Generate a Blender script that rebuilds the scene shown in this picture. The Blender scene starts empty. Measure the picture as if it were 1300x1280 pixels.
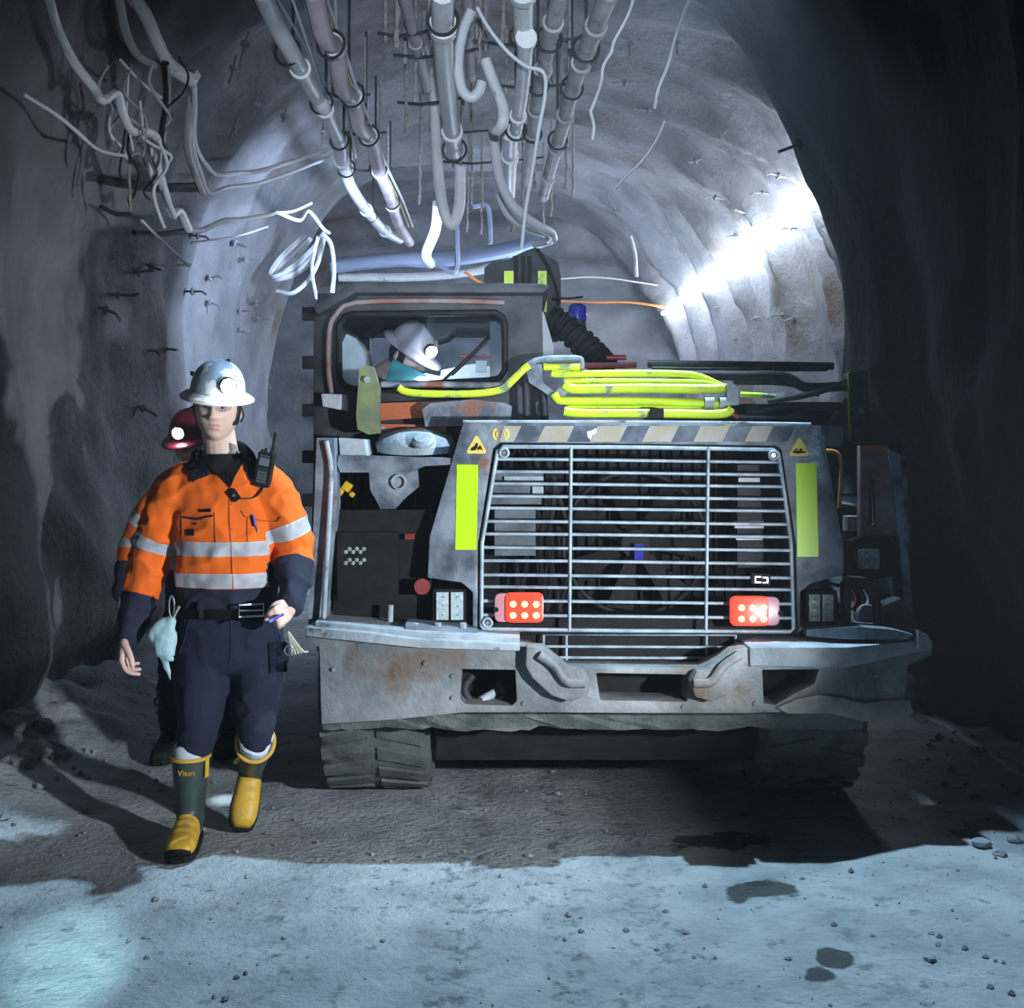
import bpy, bmesh, math, random
from mathutils import Vector, Matrix, noise

# ------------------------------------------------------------------ camera, world, lights, exposure
scene = bpy.context.scene
COL = scene.collection
F, CX, HY, CZ = 1500.0, 650.0, 560.0, 1.53      # focal length in pixels, principal column, horizon row, eye height


def U(px, py, Y):
    """point at distance Y down the tunnel seen at that place of the photograph"""
    return Vector(((px - CX) * Y / F, Y, CZ - (py - HY) * Y / F))


def UZ(px, py, z):
    return U(px, py, F * (z - CZ) / (HY - py))


cam_d = bpy.data.cameras.new('camera')
cam = bpy.data.objects.new('camera', cam_d)
COL.objects.link(cam)
cam.location = (0, 0, CZ)
cam.rotation_euler = (math.pi / 2, 0, 0)
cam_d.sensor_width = 36.0
cam_d.lens = 36.0 * F / 1300.0
cam_d.shift_y = -(640 - HY) / 1300.0
cam_d.clip_start = 0.05
scene.camera = cam

w = bpy.data.worlds.new('world')
scene.world = w
w.use_nodes = True
w.node_tree.nodes['Background'].inputs[0].default_value = (0.62, 0.74, 0.90, 1)
w.node_tree.nodes['Background'].inputs[1].default_value = 0.02

scene.view_settings.view_transform = 'Standard'
scene.view_settings.look = 'None'
scene.view_settings.gamma = 1.0
scene.view_settings.exposure = 0.0
scene.view_settings.use_curve_mapping = False
cy = scene.cycles
cy.max_bounces, cy.diffuse_bounces, cy.glossy_bounces, cy.transmission_bounces, cy.transparent_max_bounces, cy.volume_bounces = 4, 2, 2, 2, 8, 0
cy.use_adaptive_sampling, cy.adaptive_threshold, cy.adaptive_min_samples = True, 0.08, 12
cy.caustics_reflective = cy.caustics_refractive = False

COOL = (0.60, 0.82, 1.0)
COLD = (0.66, 0.78, 1.0)


def light(name, kind, loc, aim, power, color=COOL, size=0.2, cone=70, blend=0.6, sy=None):
    d = bpy.data.lights.new(name, kind)
    d.energy = power
    d.color = color
    if kind == 'AREA':
        d.size = size
        if sy:
            d.shape = 'RECTANGLE'
            d.size_y = sy
    else:
        d.shadow_soft_size = size
    if kind == 'SPOT':
        d.spot_size = math.radians(cone)
        d.spot_blend = blend
    o = bpy.data.objects.new(name, d)
    COL.objects.link(o)
    o.location = loc
    if aim is not None:
        o.rotation_euler = (Vector(aim) - Vector(loc)).to_track_quat('-Z', 'Y').to_euler()
    return o


# floodlight on a stand beside the photographer, aimed at the walking miner
light('flood_lamp', 'SPOT', (2.02, 1.80, 1.30), (-0.38, 4.6, 1.16), 800, (0.88, 0.94, 1.0), 0.06, 55, 0.85)
# fill light added by the camera, raised to brighten the roof pipes
light('camera_fill_lamp', 'SPOT', (0.05, -0.25, 1.85), (-0.15, 6.5, 3.05), 1500, (0.76, 0.87, 1.0), 0.06, 28, 0.9)
# roof lamp over the machine: throws the machine's shadow towards the camera
light('roof_lamp', 'SPOT', (0.90, 5.22, 3.86), (0.0, 3.20, 0.0), 720, (0.54, 0.80, 1.0), 0.05, 74, 0.5)
# roof lamps further down the drive
light('roof_lamp_far', 'SPOT', (-0.5, 8.8, 2.9), (-2.5, 11.6, 2.75), 560, (0.58, 0.74, 1.0), 0.15, 100, 0.8)
light('roof_lamp_end', 'POINT', (0.2, 15.0, 2.7), None, 190, (0.60, 0.74, 1.0), 0.3)
# cap lamp pools on the ground
light('cap_lamp_beam', 'SPOT', (-0.35, 0.4, 1.75), U(82, 1222, F * CZ / (1222 - HY)), 1000, (0.55, 0.95, 1.0), 0.02, 7.5, 1.0)
light('cap_lamp_beam_companion', 'SPOT', U(232, 541, 5.2), U(292, 1018, 5.02), 160, (0.75, 0.95, 1.0), 0.015, 7, 1.0)


# ------------------------------------------------------------------ helpers
def mat(name, c1, c2=None, rough=0.6, metal=0.0, scale=6.0, c3=None, t3=0.60, s3=3.0, bump=0.0, bscale=40.0, emit=None, spec=0.5, lo=0.35, hi=0.65, soft3=0.06):
    m = bpy.data.materials.new(name)
    m.use_nodes = True
    nt = m.node_tree
    b = nt.nodes['Principled BSDF']
    b.inputs['Base Color'].default_value = (*c1, 1)
    b.inputs['Roughness'].default_value = rough
    b.inputs['Metallic'].default_value = metal
    b.inputs['Specular IOR Level'].default_value = spec
    geo = nt.nodes.new('ShaderNodeNewGeometry')

    def ns(s, det=6):
        n = nt.nodes.new('ShaderNodeTexNoise')
        n.inputs['Scale'].default_value = s
        n.inputs['Detail'].default_value = det
        n.inputs['Roughness'].default_value = 0.62
        nt.links.new(geo.outputs['Position'], n.inputs['Vector'])
        return n

    def ramp(src, a, z):
        r = nt.nodes.new('ShaderNodeMapRange')
        r.inputs[1].default_value = a
        r.inputs[2].default_value = z
        r.clamp = True
        nt.links.new(src, r.inputs[0])
        return r.outputs[0]

    def mix(fac, A, B):
        x = nt.nodes.new('ShaderNodeMix')
        x.data_type = 'RGBA'
        nt.links.new(fac, x.inputs[0])
        for v, i in ((A, 6), (B, 7)):
            if isinstance(v, tuple):
                x.inputs[i].default_value = (*v, 1)
            else:
                nt.links.new(v, x.inputs[i])
        return x.outputs[2]
    col = c1
    if c2:
        col = mix(ramp(ns(scale).outputs[0], lo, hi), c1, c2)
    if c3:
        col = mix(ramp(ns(s3, 8).outputs[0], t3, t3 + soft3), col, c3)
    if not isinstance(col, tuple):
        nt.links.new(col, b.inputs['Base Color'])
    if bump:
        bn = nt.nodes.new('ShaderNodeBump')
        bn.inputs['Strength'].default_value = bump
        bn.inputs['Distance'].default_value = 0.02
        nt.links.new(ns(bscale, 5).outputs[0], bn.inputs['Height'])
        nt.links.new(bn.outputs[0], b.inputs['Normal'])
    if emit:
        b.inputs['Emission Color'].default_value = (*emit[0], 1)
        b.inputs['Emission Strength'].default_value = emit[1]
    m['mixer'] = 1
    return m


def link(name, me, m, parent=None, label=None, cat=None, group=None, kind=None, smooth=True, angle=35):
    o = bpy.data.objects.new(name, me)
    COL.objects.link(o)
    if m is not None:
        for mm in (m if isinstance(m, (list, tuple)) else [m]):
            me.materials.append(mm)
    if smooth and len(me.polygons):
        me.polygons.foreach_set('use_smooth', [True] * len(me.polygons))
        if angle < 180:
            me.set_sharp_from_angle(angle=math.radians(angle))
    if parent is not None:
        o.parent = parent
        if parent.parent is None:
            o.matrix_parent_inverse = Matrix.Translation(-parent.location)
    elif len(me.vertices):
        xs = [v.co for v in me.vertices]
        lo = Vector((min(c.x for c in xs), min(c.y for c in xs), min(c.z for c in xs)))
        hi = Vector((max(c.x for c in xs), max(c.y for c in xs), max(c.z for c in xs)))
        base = Vector(((lo.x + hi.x) / 2, (lo.y + hi.y) / 2, lo.z))
        me.transform(Matrix.Translation(-base))
        o.location = base
    if label:
        o['label'] = label
    if cat:
        o['category'] = cat
    if group:
        o['group'] = group
    if kind:
        o['kind'] = kind
    return o


def root(name, loc, label, cat, group=None):
    o = bpy.data.objects.new(name, None)
    COL.objects.link(o)
    o.location = loc
    o.empty_display_size = 0.1
    o['label'] = label
    o['category'] = cat
    if group:
        o['group'] = group
    return o


def tome(bm, name='mesh'):
    me = bpy.data.meshes.new(name)
    bmesh.ops.recalc_face_normals(bm, faces=bm.faces[:])
    bm.to_mesh(me)
    bm.free()
    return me


def obj(name, bm, m, parent=None, **k):
    return link(name, tome(bm, name), m, parent, **k)


def b_box(bm, lo, hi, mtx=None):
    vs = [bm.verts.new((x, y, z)) for x in (lo[0], hi[0]) for y in (lo[1], hi[1]) for z in (lo[2], hi[2])]
    if mtx is not None:
        for v in vs:
            v.co = mtx @ v.co
    for f in ((0, 1, 3, 2), (4, 6, 7, 5), (0, 4, 5, 1), (2, 3, 7, 6), (0, 2, 6, 4), (1, 5, 7, 3)):
        bm.faces.new([vs[i] for i in f])
    return vs


def bevel(bm, w, seg=2, ang=30):
    es = [e for e in bm.edges if len(e.link_faces) == 2 and e.calc_face_angle(0) > math.radians(ang)]
    bmesh.ops.recalc_face_normals(bm, faces=bm.faces[:])
    bmesh.ops.bevel(bm, geom=es, offset=w, segments=seg, affect='EDGES', clamp_overlap=True, profile=0.6)


def box(name, lo, hi, m, parent, bev=0.008, **k):
    bm = bmesh.new()
    b_box(bm, lo, hi)
    if bev:
        bevel(bm, bev)
    return obj(name, bm, m, parent, **k)


def b_prism(bm, pts, d):
    """closed outline (list of points) pushed along vector d"""
    d = Vector(d)
    a = [bm.verts.new(p) for p in pts]
    b = [bm.verts.new(Vector(p) + d) for p in pts]
    n = len(pts)
    bm.faces.new(a)
    bm.faces.new(b[::-1])
    for i in range(n):
        j = (i + 1) % n
        bm.faces.new((a[i], b[i], b[j], a[j]))


def plate(name, px, Y, depth, m, parent, bev=0.006, tilt=0.0, **k):
    """outline in photograph coordinates at distance Y, pushed back by depth; tilt leans the top back (metres per metre)"""
    pts = [U(x, y, Y) for x, y in px]
    if tilt:
        z0 = min(p.z for p in pts)
        pts = [p + Vector((0, (p.z - z0) * tilt, 0)) for p in pts]
    bm = bmesh.new()
    b_prism(bm, pts, (0, depth, 0))
    if bev:
        bevel(bm, bev)
    return obj(name, bm, m, parent, **k)


def smooth_path(pts, n=6):
    pts = [Vector(p) for p in pts]
    if n <= 1 or len(pts) < 3:
        return pts
    out = []
    P = [2 * pts[0] - pts[1]] + pts + [2 * pts[-1] - pts[-2]]
    for i in range(1, len(P) - 2):
        a, b, c, d = P[i - 1], P[i], P[i + 1], P[i + 2]
        for k in range(n):
            t = k / n
            out.append(0.5 * ((2 * b) + (c - a) * t + (2 * a - 5 * b + 4 * c - d) * t * t + (3 * b - a - 3 * c + d) * t ** 3))
    out.append(pts[-1])
    return out


def b_tube(bm, pts, r, seg=8, closed=False, cap=True):
    pts = [Vector(p) for p in pts]
    n = len(pts)
    rs = r if isinstance(r, (list, tuple)) else [r] * n
    if len(rs) != n:
        rs = [rs[0] + (rs[-1] - rs[0]) * i / (n - 1) for i in range(n)]
    rings = []
    up = None
    for i in range(n):
        if closed:
            t = pts[(i + 1) % n] - pts[i - 1]
        else:
            t = pts[min(i + 1, n - 1)] - pts[max(i - 1, 0)]
        t = t.normalized() if t.length > 1e-9 else Vector((0, 0, 1))
        if up is None:
            up = t.orthogonal().normalized()
        up = (up - t * up.dot(t))
        up = up.normalized() if up.length > 1e-6 else t.orthogonal().normalized()
        sd = t.cross(up)
        rings.append([bm.verts.new(pts[i] + (up * math.cos(2 * math.pi * k / seg) + sd * math.sin(2 * math.pi * k / seg)) * rs[i]) for k in range(seg)])
    for i in range(n if closed else n - 1):
        A, B = rings[i], rings[(i + 1) % n]
        for k in range(seg):
            bm.faces.new((A[k], A[(k + 1) % seg], B[(k + 1) % seg], B[k]))
    if cap and not closed:
        bm.faces.new(rings[0][::-1])
        bm.faces.new(rings[-1])


def tube(name, pts, r, m, parent=None, n=5, seg=8, closed=False, **k):
    bm = bmesh.new()
    b_tube(bm, smooth_path(pts, n) if not closed else [Vector(p) for p in pts], r, seg, closed)
    return obj(name, bm, m, parent, angle=60, **k)


def ring_pts(c, ax, R, n=20, a0=0, a1=2 * math.pi, flat=None):
    ax = Vector(ax).normalized()
    u = ax.orthogonal().normalized() if flat is None else Vector(flat).normalized()
    v = ax.cross(u)
    full = abs(a1 - a0 - 2 * math.pi) < 1e-6
    return [Vector(c) + (u * math.cos(a0 + (a1 - a0) * i / (n if full else n - 1)) + v * math.sin(a0 + (a1 - a0) * i / (n if full else n - 1))) * R for i in range(n)]


def b_cyl(bm, a, b, r, seg=16, r2=None):
    b_tube(bm, [a, b], [r, r if r2 is None else r2], seg)


def cyl(name, a, b, r, m, parent=None, seg=16, bev=0.0, r2=None, **k):
    bm = bmesh.new()
    b_cyl(bm, Vector(a), Vector(b), r, seg, r2)
    if bev:
        bevel(bm, bev, 2, 50)
    return obj(name, bm, m, parent, angle=50, **k)


def b_lathe(bm, c, ax, prof, seg=24, sx=1.0, flat=None):
    """prof: list of (radius, height along ax)"""
    ax = Vector(ax).normalized()
    u = ax.orthogonal().normalized() if flat is None else Vector(flat).normalized()
    v = ax.cross(u)
    c = Vector(c)
    rings = []
    for r, h in prof:
        rings.append([bm.verts.new(c + ax * h + (u * math.cos(2 * math.pi * k / seg) + v * sx * math.sin(2 * math.pi * k / seg)) * max(r, 1e-4)) for k in range(seg)])
    for A, B in zip(rings, rings[1:]):
        for k in range(seg):
            bm.faces.new((A[k], A[(k + 1) % seg], B[(k + 1) % seg], B[k]))
    bm.faces.new(rings[0][::-1])
    bm.faces.new(rings[-1])


def bake(o, mods):
    """add modifiers to a temporary object holding mesh, return evaluated mesh"""
    for t, kw in mods:
        md = o.modifiers.new(t.lower(), t)
        for a, v in kw.items():
            setattr(md, a, v)
    dg = bpy.context.evaluated_depsgraph_get()
    dg.update()
    me = bpy.data.meshes.new_from_object(o.evaluated_get(dg))
    bpy.data.objects.remove(o)
    return me


def temp(me):
    o = bpy.data.objects.new('temp_shape', me)
    COL.objects.link(o)
    return o


def remesh(bm, voxel, smooth=2):
    me = bpy.data.meshes.new('temp_shape')
    bmesh.ops.recalc_face_normals(bm, faces=bm.faces[:])
    bm.to_mesh(me)
    bm.free()
    mods = [('REMESH', dict(mode='VOXEL', voxel_size=voxel))]
    if smooth:
        mods.append(('SMOOTH', dict(factor=0.5, iterations=smooth)))
    return bake(temp(me), mods)


def boolean(bm, cutters):
    me = tome(bm)
    o = temp(me)
    cs = []
    mods = []
    for c in cutters:
        bmesh.ops.recalc_face_normals(c, faces=c.faces[:])
        co = temp(tome(c))
        cs.append(co)
        mods.append(('BOOLEAN', dict(operation='DIFFERENCE', object=co, solver='EXACT')))
    me = bake(o, mods)
    for c in cs:
        bpy.data.objects.remove(c)
    return me


def sstep(a, b, x):
    t = max(0.0, min(1.0, (x - a) / (b - a)))
    return t * t * (3 - 2 * t)


rnd = random.Random(7)
ORD = 'first second third fourth fifth sixth seventh eighth ninth tenth eleventh twelfth thirteenth fourteenth fifteenth sixteenth seventeenth eighteenth nineteenth twentieth twenty-first twenty-second twenty-third twenty-fourth'.split()


# ------------------------------------------------------------------ the drive: floor, walls, roof
ROCK = mat('sprayed_concrete', (0.12, 0.125, 0.14), (0.29, 0.30, 0.33), rough=0.85, scale=1.3, c3=(0.12, 0.088, 0.064), t3=0.56, s3=0.9, soft3=0.14, bump=1.0, bscale=16, lo=0.3, hi=0.7)


def near_wall_shade():
    # shade of the first stretch of the drive, painted into the wall colour
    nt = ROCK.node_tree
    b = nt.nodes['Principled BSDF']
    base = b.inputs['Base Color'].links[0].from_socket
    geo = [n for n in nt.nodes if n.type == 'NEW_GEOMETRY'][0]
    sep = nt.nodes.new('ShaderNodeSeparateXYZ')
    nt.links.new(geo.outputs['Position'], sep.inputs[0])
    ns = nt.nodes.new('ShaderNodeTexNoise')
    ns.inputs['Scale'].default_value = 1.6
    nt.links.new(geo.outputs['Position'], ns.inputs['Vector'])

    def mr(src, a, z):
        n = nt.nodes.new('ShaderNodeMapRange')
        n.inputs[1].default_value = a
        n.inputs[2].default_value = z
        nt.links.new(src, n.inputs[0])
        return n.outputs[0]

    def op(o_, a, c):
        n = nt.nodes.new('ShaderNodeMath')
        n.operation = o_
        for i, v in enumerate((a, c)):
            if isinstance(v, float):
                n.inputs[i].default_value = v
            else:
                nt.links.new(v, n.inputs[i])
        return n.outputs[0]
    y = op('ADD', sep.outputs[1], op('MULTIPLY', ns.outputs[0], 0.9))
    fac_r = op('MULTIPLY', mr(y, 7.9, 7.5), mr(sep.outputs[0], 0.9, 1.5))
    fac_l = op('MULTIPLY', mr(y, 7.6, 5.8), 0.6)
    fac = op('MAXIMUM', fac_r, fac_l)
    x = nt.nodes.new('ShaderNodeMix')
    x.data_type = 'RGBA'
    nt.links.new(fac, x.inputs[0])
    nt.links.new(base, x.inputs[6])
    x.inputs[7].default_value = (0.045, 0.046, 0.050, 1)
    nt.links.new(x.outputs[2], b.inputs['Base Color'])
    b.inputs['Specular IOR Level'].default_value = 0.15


near_wall_shade()


def ground_material():
    m = mat('dusty_ground', (0.25, 0.295, 0.32), (0.47, 0.52, 0.55), rough=0.9, scale=3.2, c3=(0.20, 0.235, 0.255), t3=0.57, s3=11, soft3=0.10, bump=0.8, bscale=34, lo=0.30, hi=0.62)
    nt = m.node_tree
    b = nt.nodes['Principled BSDF']
    base = b.inputs['Base Color'].links[0].from_socket
    geo = [n for n in nt.nodes if n.type == 'NEW_GEOMETRY'][0]
    sep = nt.nodes.new('ShaderNodeSeparateXYZ')
    nt.links.new(geo.outputs['Position'], sep.inputs[0])
    ns = nt.nodes.new('ShaderNodeTexNoise')
    ns.inputs['Scale'].default_value = 7.0
    ns.inputs['Detail'].default_value = 6
    nt.links.new(geo.outputs['Position'], ns.inputs['Vector'])

    def math_(op, a, bb=None):
        n = nt.nodes.new('ShaderNodeMath')
        n.operation = op
        for i, v in enumerate((a, bb)):
            if v is None:
                continue
            if isinstance(v, (int, float)):
                n.inputs[i].default_value = v
            else:
                nt.links.new(v, n.inputs[i])
        return n.outputs[0]

    def rng(v, a, z, o0=0.0, o1=1.0):
        n = nt.nodes.new('ShaderNodeMapRange')
        n.inputs[1].default_value = a
        n.inputs[2].default_value = z
        n.inputs[3].default_value = o0
        n.inputs[4].default_value = o1
        nt.links.new(v, n.inputs[0])
        return n.outputs[0]
    col = base

    def blend(fac, c):
        nonlocal col
        x = nt.nodes.new('ShaderNodeMix')
        x.data_type = 'RGBA'
        nt.links.new(fac, x.inputs[0])
        nt.links.new(col, x.inputs[6])
        x.inputs[7].default_value = (*c, 1)
        col = x.outputs[2]
    # wheel tracks of darker damp grit
    n2 = nt.nodes.new('ShaderNodeTexNoise')
    n2.inputs['Scale'].default_value = 16.0
    n2.inputs['Detail'].default_value = 8
    n2.inputs['Roughness'].default_value = 0.7
    nt.links.new(geo.outputs['Position'], n2.inputs['Vector'])
    grit = rng(n2.outputs[0], 0.50, 0.62)
    for x0, wd, st in ((0.16, 0.07, 0.9), (-0.17, 0.13, 0.75), (0.42, 0.14, 0.6), (1.05, 0.14, 0.35), (-0.75, 0.14, 0.3)):
        d = math_('ABSOLUTE', math_('SUBTRACT', sep.outputs[0], x0))
        d = math_('ADD', d, math_('MULTIPLY', math_('SUBTRACT', ns.outputs[0], 0.5), 0.10))
        band = rng(d, wd, wd * 0.4)
        blend(math_('MULTIPLY', math_('MULTIPLY', band, grit), st), (0.10, 0.12, 0.13))
    # oil and water stains
    for (px, py), rx, ry in (((966, 1131), 0.13, 0.10), ((920, 1068), 0.24, 0.10), ((1062, 1222), 0.05, 0.07), ((1040, 1240), 0.05, 0.05), ((960, 1122), 0.06, 0.03)):
        p = U(px, py, F * CZ / (py - HY))
        dx = math_('DIVIDE', math_('SUBTRACT', sep.outputs[0], p.x), rx)
        dy = math_('DIVIDE', math_('SUBTRACT', sep.outputs[1], p.y), ry)
        d = math_('SQRT', math_('ADD', math_('MULTIPLY', dx, dx), math_('MULTIPLY', dy, dy)))
        d = math_('ADD', d, math_('MULTIPLY', math_('SUBTRACT', ns.outputs[0], 0.5), 2.6))
        blend(math_('MULTIPLY', rng(d, 1.0, 0.8), 0.9), (0.035, 0.04, 0.042))
    nt.links.new(col, b.inputs['Base Color'])
    return m


GROUND = ground_material()


def left_half(Y):
    return 2.55 + 3.2 * sstep(13.2, 14.2, Y)


def right_half(Y):
    return 2.32 + 0.66 * sstep(7.15, 7.9, Y)


def section(t, Y):
    """profile point of the drive; t runs 0..1 from the left floor edge over the roof to the right floor edge"""
    hl, hr = left_half(Y), right_half(Y)
    top = 4.45 + 0.35 * sstep(7.2, 8.2, Y) + 0.35 * sstep(12, 16, Y)
    spring = 2.0
    if t < 0.25:
        z = spring * t / 0.25
        x = -hl + 0.06 * math.sin(z * 1.6)
        nrm = Vector((1, 0, 0))
    elif t > 0.75:
        z = spring * (1 - t) / 0.25
        x = hr - (0.30 * sstep(0.5, 2.0, z)) * (1 - sstep(7.15, 7.9, Y))
        nrm = Vector((-1, 0, 0))
    else:
        a = math.pi * (1 - (t - 0.25) / 0.5)
        lean = 0.30 * (1 - sstep(7.15, 7.9, Y))
        h = (hr - lean) if math.cos(a) > 0 else hl
        x = h * math.copysign(abs(math.cos(a)) ** 0.85, math.cos(a))
        z = spring + (top - spring) * max(math.sin(a), 0) ** 0.85
        nrm = Vector((-math.cos(a), 0, -math.sin(a)))
    ring = t * 11.0
    # folds of sprayed concrete running around the profile plus lumps
    p = Vector((ring * 0.42, Y * 1.15, 3.1))
    fold = noise.noise(p)
    ridge = 1 - abs(noise.noise(Vector((ring * 0.30 + 7, Y * 0.95 + 0.25 * ring, 1.7)))) * 2
    big = noise.noise(Vector((ring * 0.7, Y * 0.55, 9.0)))
    small = noise.noise(Vector((ring * 2.6, Y * 2.6, 4.0)))
    tiny = noise.noise(Vector((ring * 7, Y * 7, 2.0)))
    right = sstep(0.52, 0.66, t)
    d = 0.10 * fold + (0.07 + 0.12 * right) * (max(ridge, 0) ** 2 - 0.4) + 0.16 * big + 0.05 * small + 0.013 * tiny
    ph = Y * 0.62 + 0.10 * ring + 0.55 * noise.noise(Vector((ring * 0.35, Y * 0.3, 6.6)))
    saw = ph - math.floor(ph)
    saw = saw if saw < 0.86 else 0.86 * (1 - (saw - 0.86) / 0.14)
    d += (0.05 + 0.40 * right * sstep(7.0, 8.2, Y)) * (saw - 0.4)
    d *= 0.55 + 0.45 * sstep(0.0, 3.0, Y)
    y = Y - 0.024 * 0
    return Vector((x - 0.02 * (Y - 5), y, z)) + nrm * d


def shell(name, t0, t1, nt_, label_mat=ROCK):
    Y0, Y1, dy = -2.5, 19.0, 0.06
    ny = int((Y1 - Y0) / dy)
    vs, fs = [], []
    for i in range(ny + 1):
        Y = Y0 + (Y1 - Y0) * i / ny
        for j in range(nt_ + 1):
            vs.append(section(t0 + (t1 - t0) * j / nt_, Y))
    for i in range(ny):
        for j in range(nt_):
            a = i * (nt_ + 1) + j
            fs.append((a, a + 1, a + nt_ + 2, a + nt_ + 1))
    me = bpy.data.meshes.new(name)
    me.from_pydata([tuple(v) for v in vs], [], fs)
    return link(name, me, label_mat, kind='structure', angle=180)


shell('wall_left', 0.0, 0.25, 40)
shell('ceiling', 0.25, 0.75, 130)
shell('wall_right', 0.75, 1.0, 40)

# end wall of the drive with banded rock
bm = bmesh.new()
N, K = 110, 60
g = []
for i in range(N + 1):
    row = []
    for j in range(K + 1):
        x = -7 + 12.0 * i / N
        z = -0.1 + 6.2 * j / K
        y = 18.3 + 0.25 * noise.noise(Vector((x * 0.5, z * 2.2, 5))) + 0.10 * noise.noise(Vector((x * 2, z * 3, 1)))
        y -= 0.10 * sstep(0.45, 0.55, (z * 1.6 + 0.15 * x) % 1.0)
        row.append(bm.verts.new((x, y, z)))
    g.append(row)
for i in range(N):
    for j in range(K):
        bm.faces.new((g[i][j], g[i + 1][j], g[i + 1][j + 1], g[i][j + 1]))
obj('wall_back', bm, ROCK, kind='structure', angle=180)

# ground
bm = bmesh.new()


def ground_z(x, y):
    z = 0.012 * noise.noise(Vector((x * 2.5, y * 2.5, 0))) + 0.006 * noise.noise(Vector((x * 9, y * 9, 4))) + 0.003 * noise.noise(Vector((x * 26, y * 26, 4)))
    e = max(sstep(1.75, 2.6, -x + 0.12 * noise.noise(Vector((0, y * 1.3, 2)))), 0.55 * sstep(1.95, 2.7, x + 0.1 * noise.noise(Vector((3, y * 1.3, 2)))))
    z += e * (0.22 + 0.16 * noise.noise(Vector((x * 2, y * 1.7, 6))) + 0.08 * noise.noise(Vector((x * 7, y * 7, 6))))
    for x0 in (0.16, -0.16, 0.42):
        z -= 0.010 * math.exp(-((x - x0) / 0.05) ** 2) * (0.6 + 0.4 * math.sin(y * 34))
    return z


xs = [-6.0 + 0.5 * i for i in range(7)] + [-2.9 + 0.045 * i for i in range(130)] + [2.98, 3.3]
ys = [-2.5 + 0.3 * i for i in range(13)] + [1.4 + 0.045 * i for i in range(120)] + [6.8 + 0.2 * i for i in range(61)]
g = [[bm.verts.new((x, y, ground_z(x, y))) for y in ys] for x in xs]
for i in range(len(xs) - 1):
    for j in range(len(ys) - 1):
        bm.faces.new((g[i][j], g[i + 1][j], g[i + 1][j + 1], g[i][j + 1]))
obj('floor', bm, GROUND, kind='structure', angle=180)

# loose grit: nobody could count it
bm = bmesh.new()
for k in range(900):
    x = rnd.uniform(-2.3, 2.3)
    y = rnd.uniform(2.6, 6.0)
    s = 0.004 + 0.010 * rnd.random() ** 3
    if abs(x) > 1.9:
        s *= 2.2
    c = Vector((x, y, ground_z(x, y) + s * 0.3))
    vs = [bm.verts.new(c + Vector((rnd.uniform(.7, 1.3) * a, rnd.uniform(.7, 1.3) * b, rnd.uniform(.5, 1.0) * d)) * s) for a, b, d in ((1, 0, 0), (-1, 0, 0), (0, 1, 0), (0, -1, 0), (0, 0, 1), (0, 0, -1))]
    for a in (0, 1):
        for b in (2, 3):
            for d in (4, 5):
                bm.faces.new((vs[a], vs[b], vs[d]))
obj('grit', bm, mat('grit_stone', (0.13, 0.15, 0.16), (0.38, 0.42, 0.45), rough=0.9, scale=30), label='loose grit and small stones strewn over the dusty ground', cat='grit', kind='stuff', smooth=False)

STONE = mat('stone', (0.22, 0.24, 0.26), (0.42, 0.46, 0.50), rough=0.9, scale=20, bump=0.5, bscale=60)


def stone(px, py, s, label, group=None):
    c = U(px, py, F * CZ / (py - HY))
    c.z = ground_z(c.x, c.y) + s * 0.35
    b = bmesh.new()
    bmesh.ops.create_icosphere(b, subdivisions=2, radius=1)
    q = rnd.uniform(0, 50)
    for v in b.verts:
        v.co = v.co * (1 + 0.45 * noise.noise(v.co * 1.3 + Vector((q, 0, 0))))
        v.co = Vector((v.co.x * 1.25, v.co.y, v.co.z * 0.7)) * s + c
    obj('stone', b, STONE, label=label, cat='stone', group=group, smooth=False)


stone(198, 1142, 0.010, 'dark pebble on the pale ground below the yellow boot toe', 'pebbles on the ground')
stone(672, 1088, 0.012, 'pale pebble at the front edge of the machine shadow', 'pebbles on the ground')
stone(871, 1186, 0.011, 'small dark red pebble alone on the open ground', 'pebbles on the ground')
stone(1182, 1222, 0.014, 'grey pebble on the ground in the lower right of the picture', 'pebbles on the ground')
for i, (px, py, s) in enumerate(((45, 985, 0.07), (25, 1000, 0.06), (62, 972, 0.05), (78, 980, 0.04), (18, 970, 0.08), (50, 960, 0.06))):
    stone(px, py, s, ('middle grey rock', 'frontmost grey rock', 'second highest grey rock', 'rightmost small grey rock', 'biggest grey rock', 'topmost grey rock')[i] + ' in the low heap at the wall foot', 'rocks at the wall foot')
for i, (px, py, s) in enumerate(((1215, 1055, 0.025), (1245, 1075, 0.03), (1270, 1085, 0.022), (1232, 1048, 0.02), (1288, 1070, 0.025))):
    stone(px, py, s, ('leftmost', 'third', 'fourth', 'uppermost', 'rightmost')[i] + ' small stone of the loose ridge near the wall hose', 'stones near the wall hose')

# ------------------------------------------------------------------ services under the roof
WHITE = mat('white_pipe', (0.70, 0.74, 0.80), (0.86, 0.88, 0.90), rough=0.45, scale=5, c3=(0.40, 0.38, 0.36), t3=0.62, s3=6, bump=0.1)
PINK = mat('pink_hose', (0.55, 0.44, 0.50), (0.74, 0.66, 0.70), rough=0.5, scale=4)
GREYP = mat('grey_pipe', (0.34, 0.33, 0.36), (0.52, 0.51, 0.54), rough=0.6, scale=6, c3=(0.20, 0.17, 0.15), t3=0.6, s3=5)
BLACKS = mat('black_steel', (0.022, 0.024, 0.028), (0.05, 0.055, 0.06), rough=0.5, metal=0.3, scale=20)
CABLE = mat('white_cable', (0.66, 0.70, 0.76), rough=0.5)
YCABLE = mat('yellow_cable', (0.70, 0.62, 0.15), rough=0.5)
BLUEC = mat('blue_cable', (0.34, 0.42, 0.62), rough=0.5)
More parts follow.
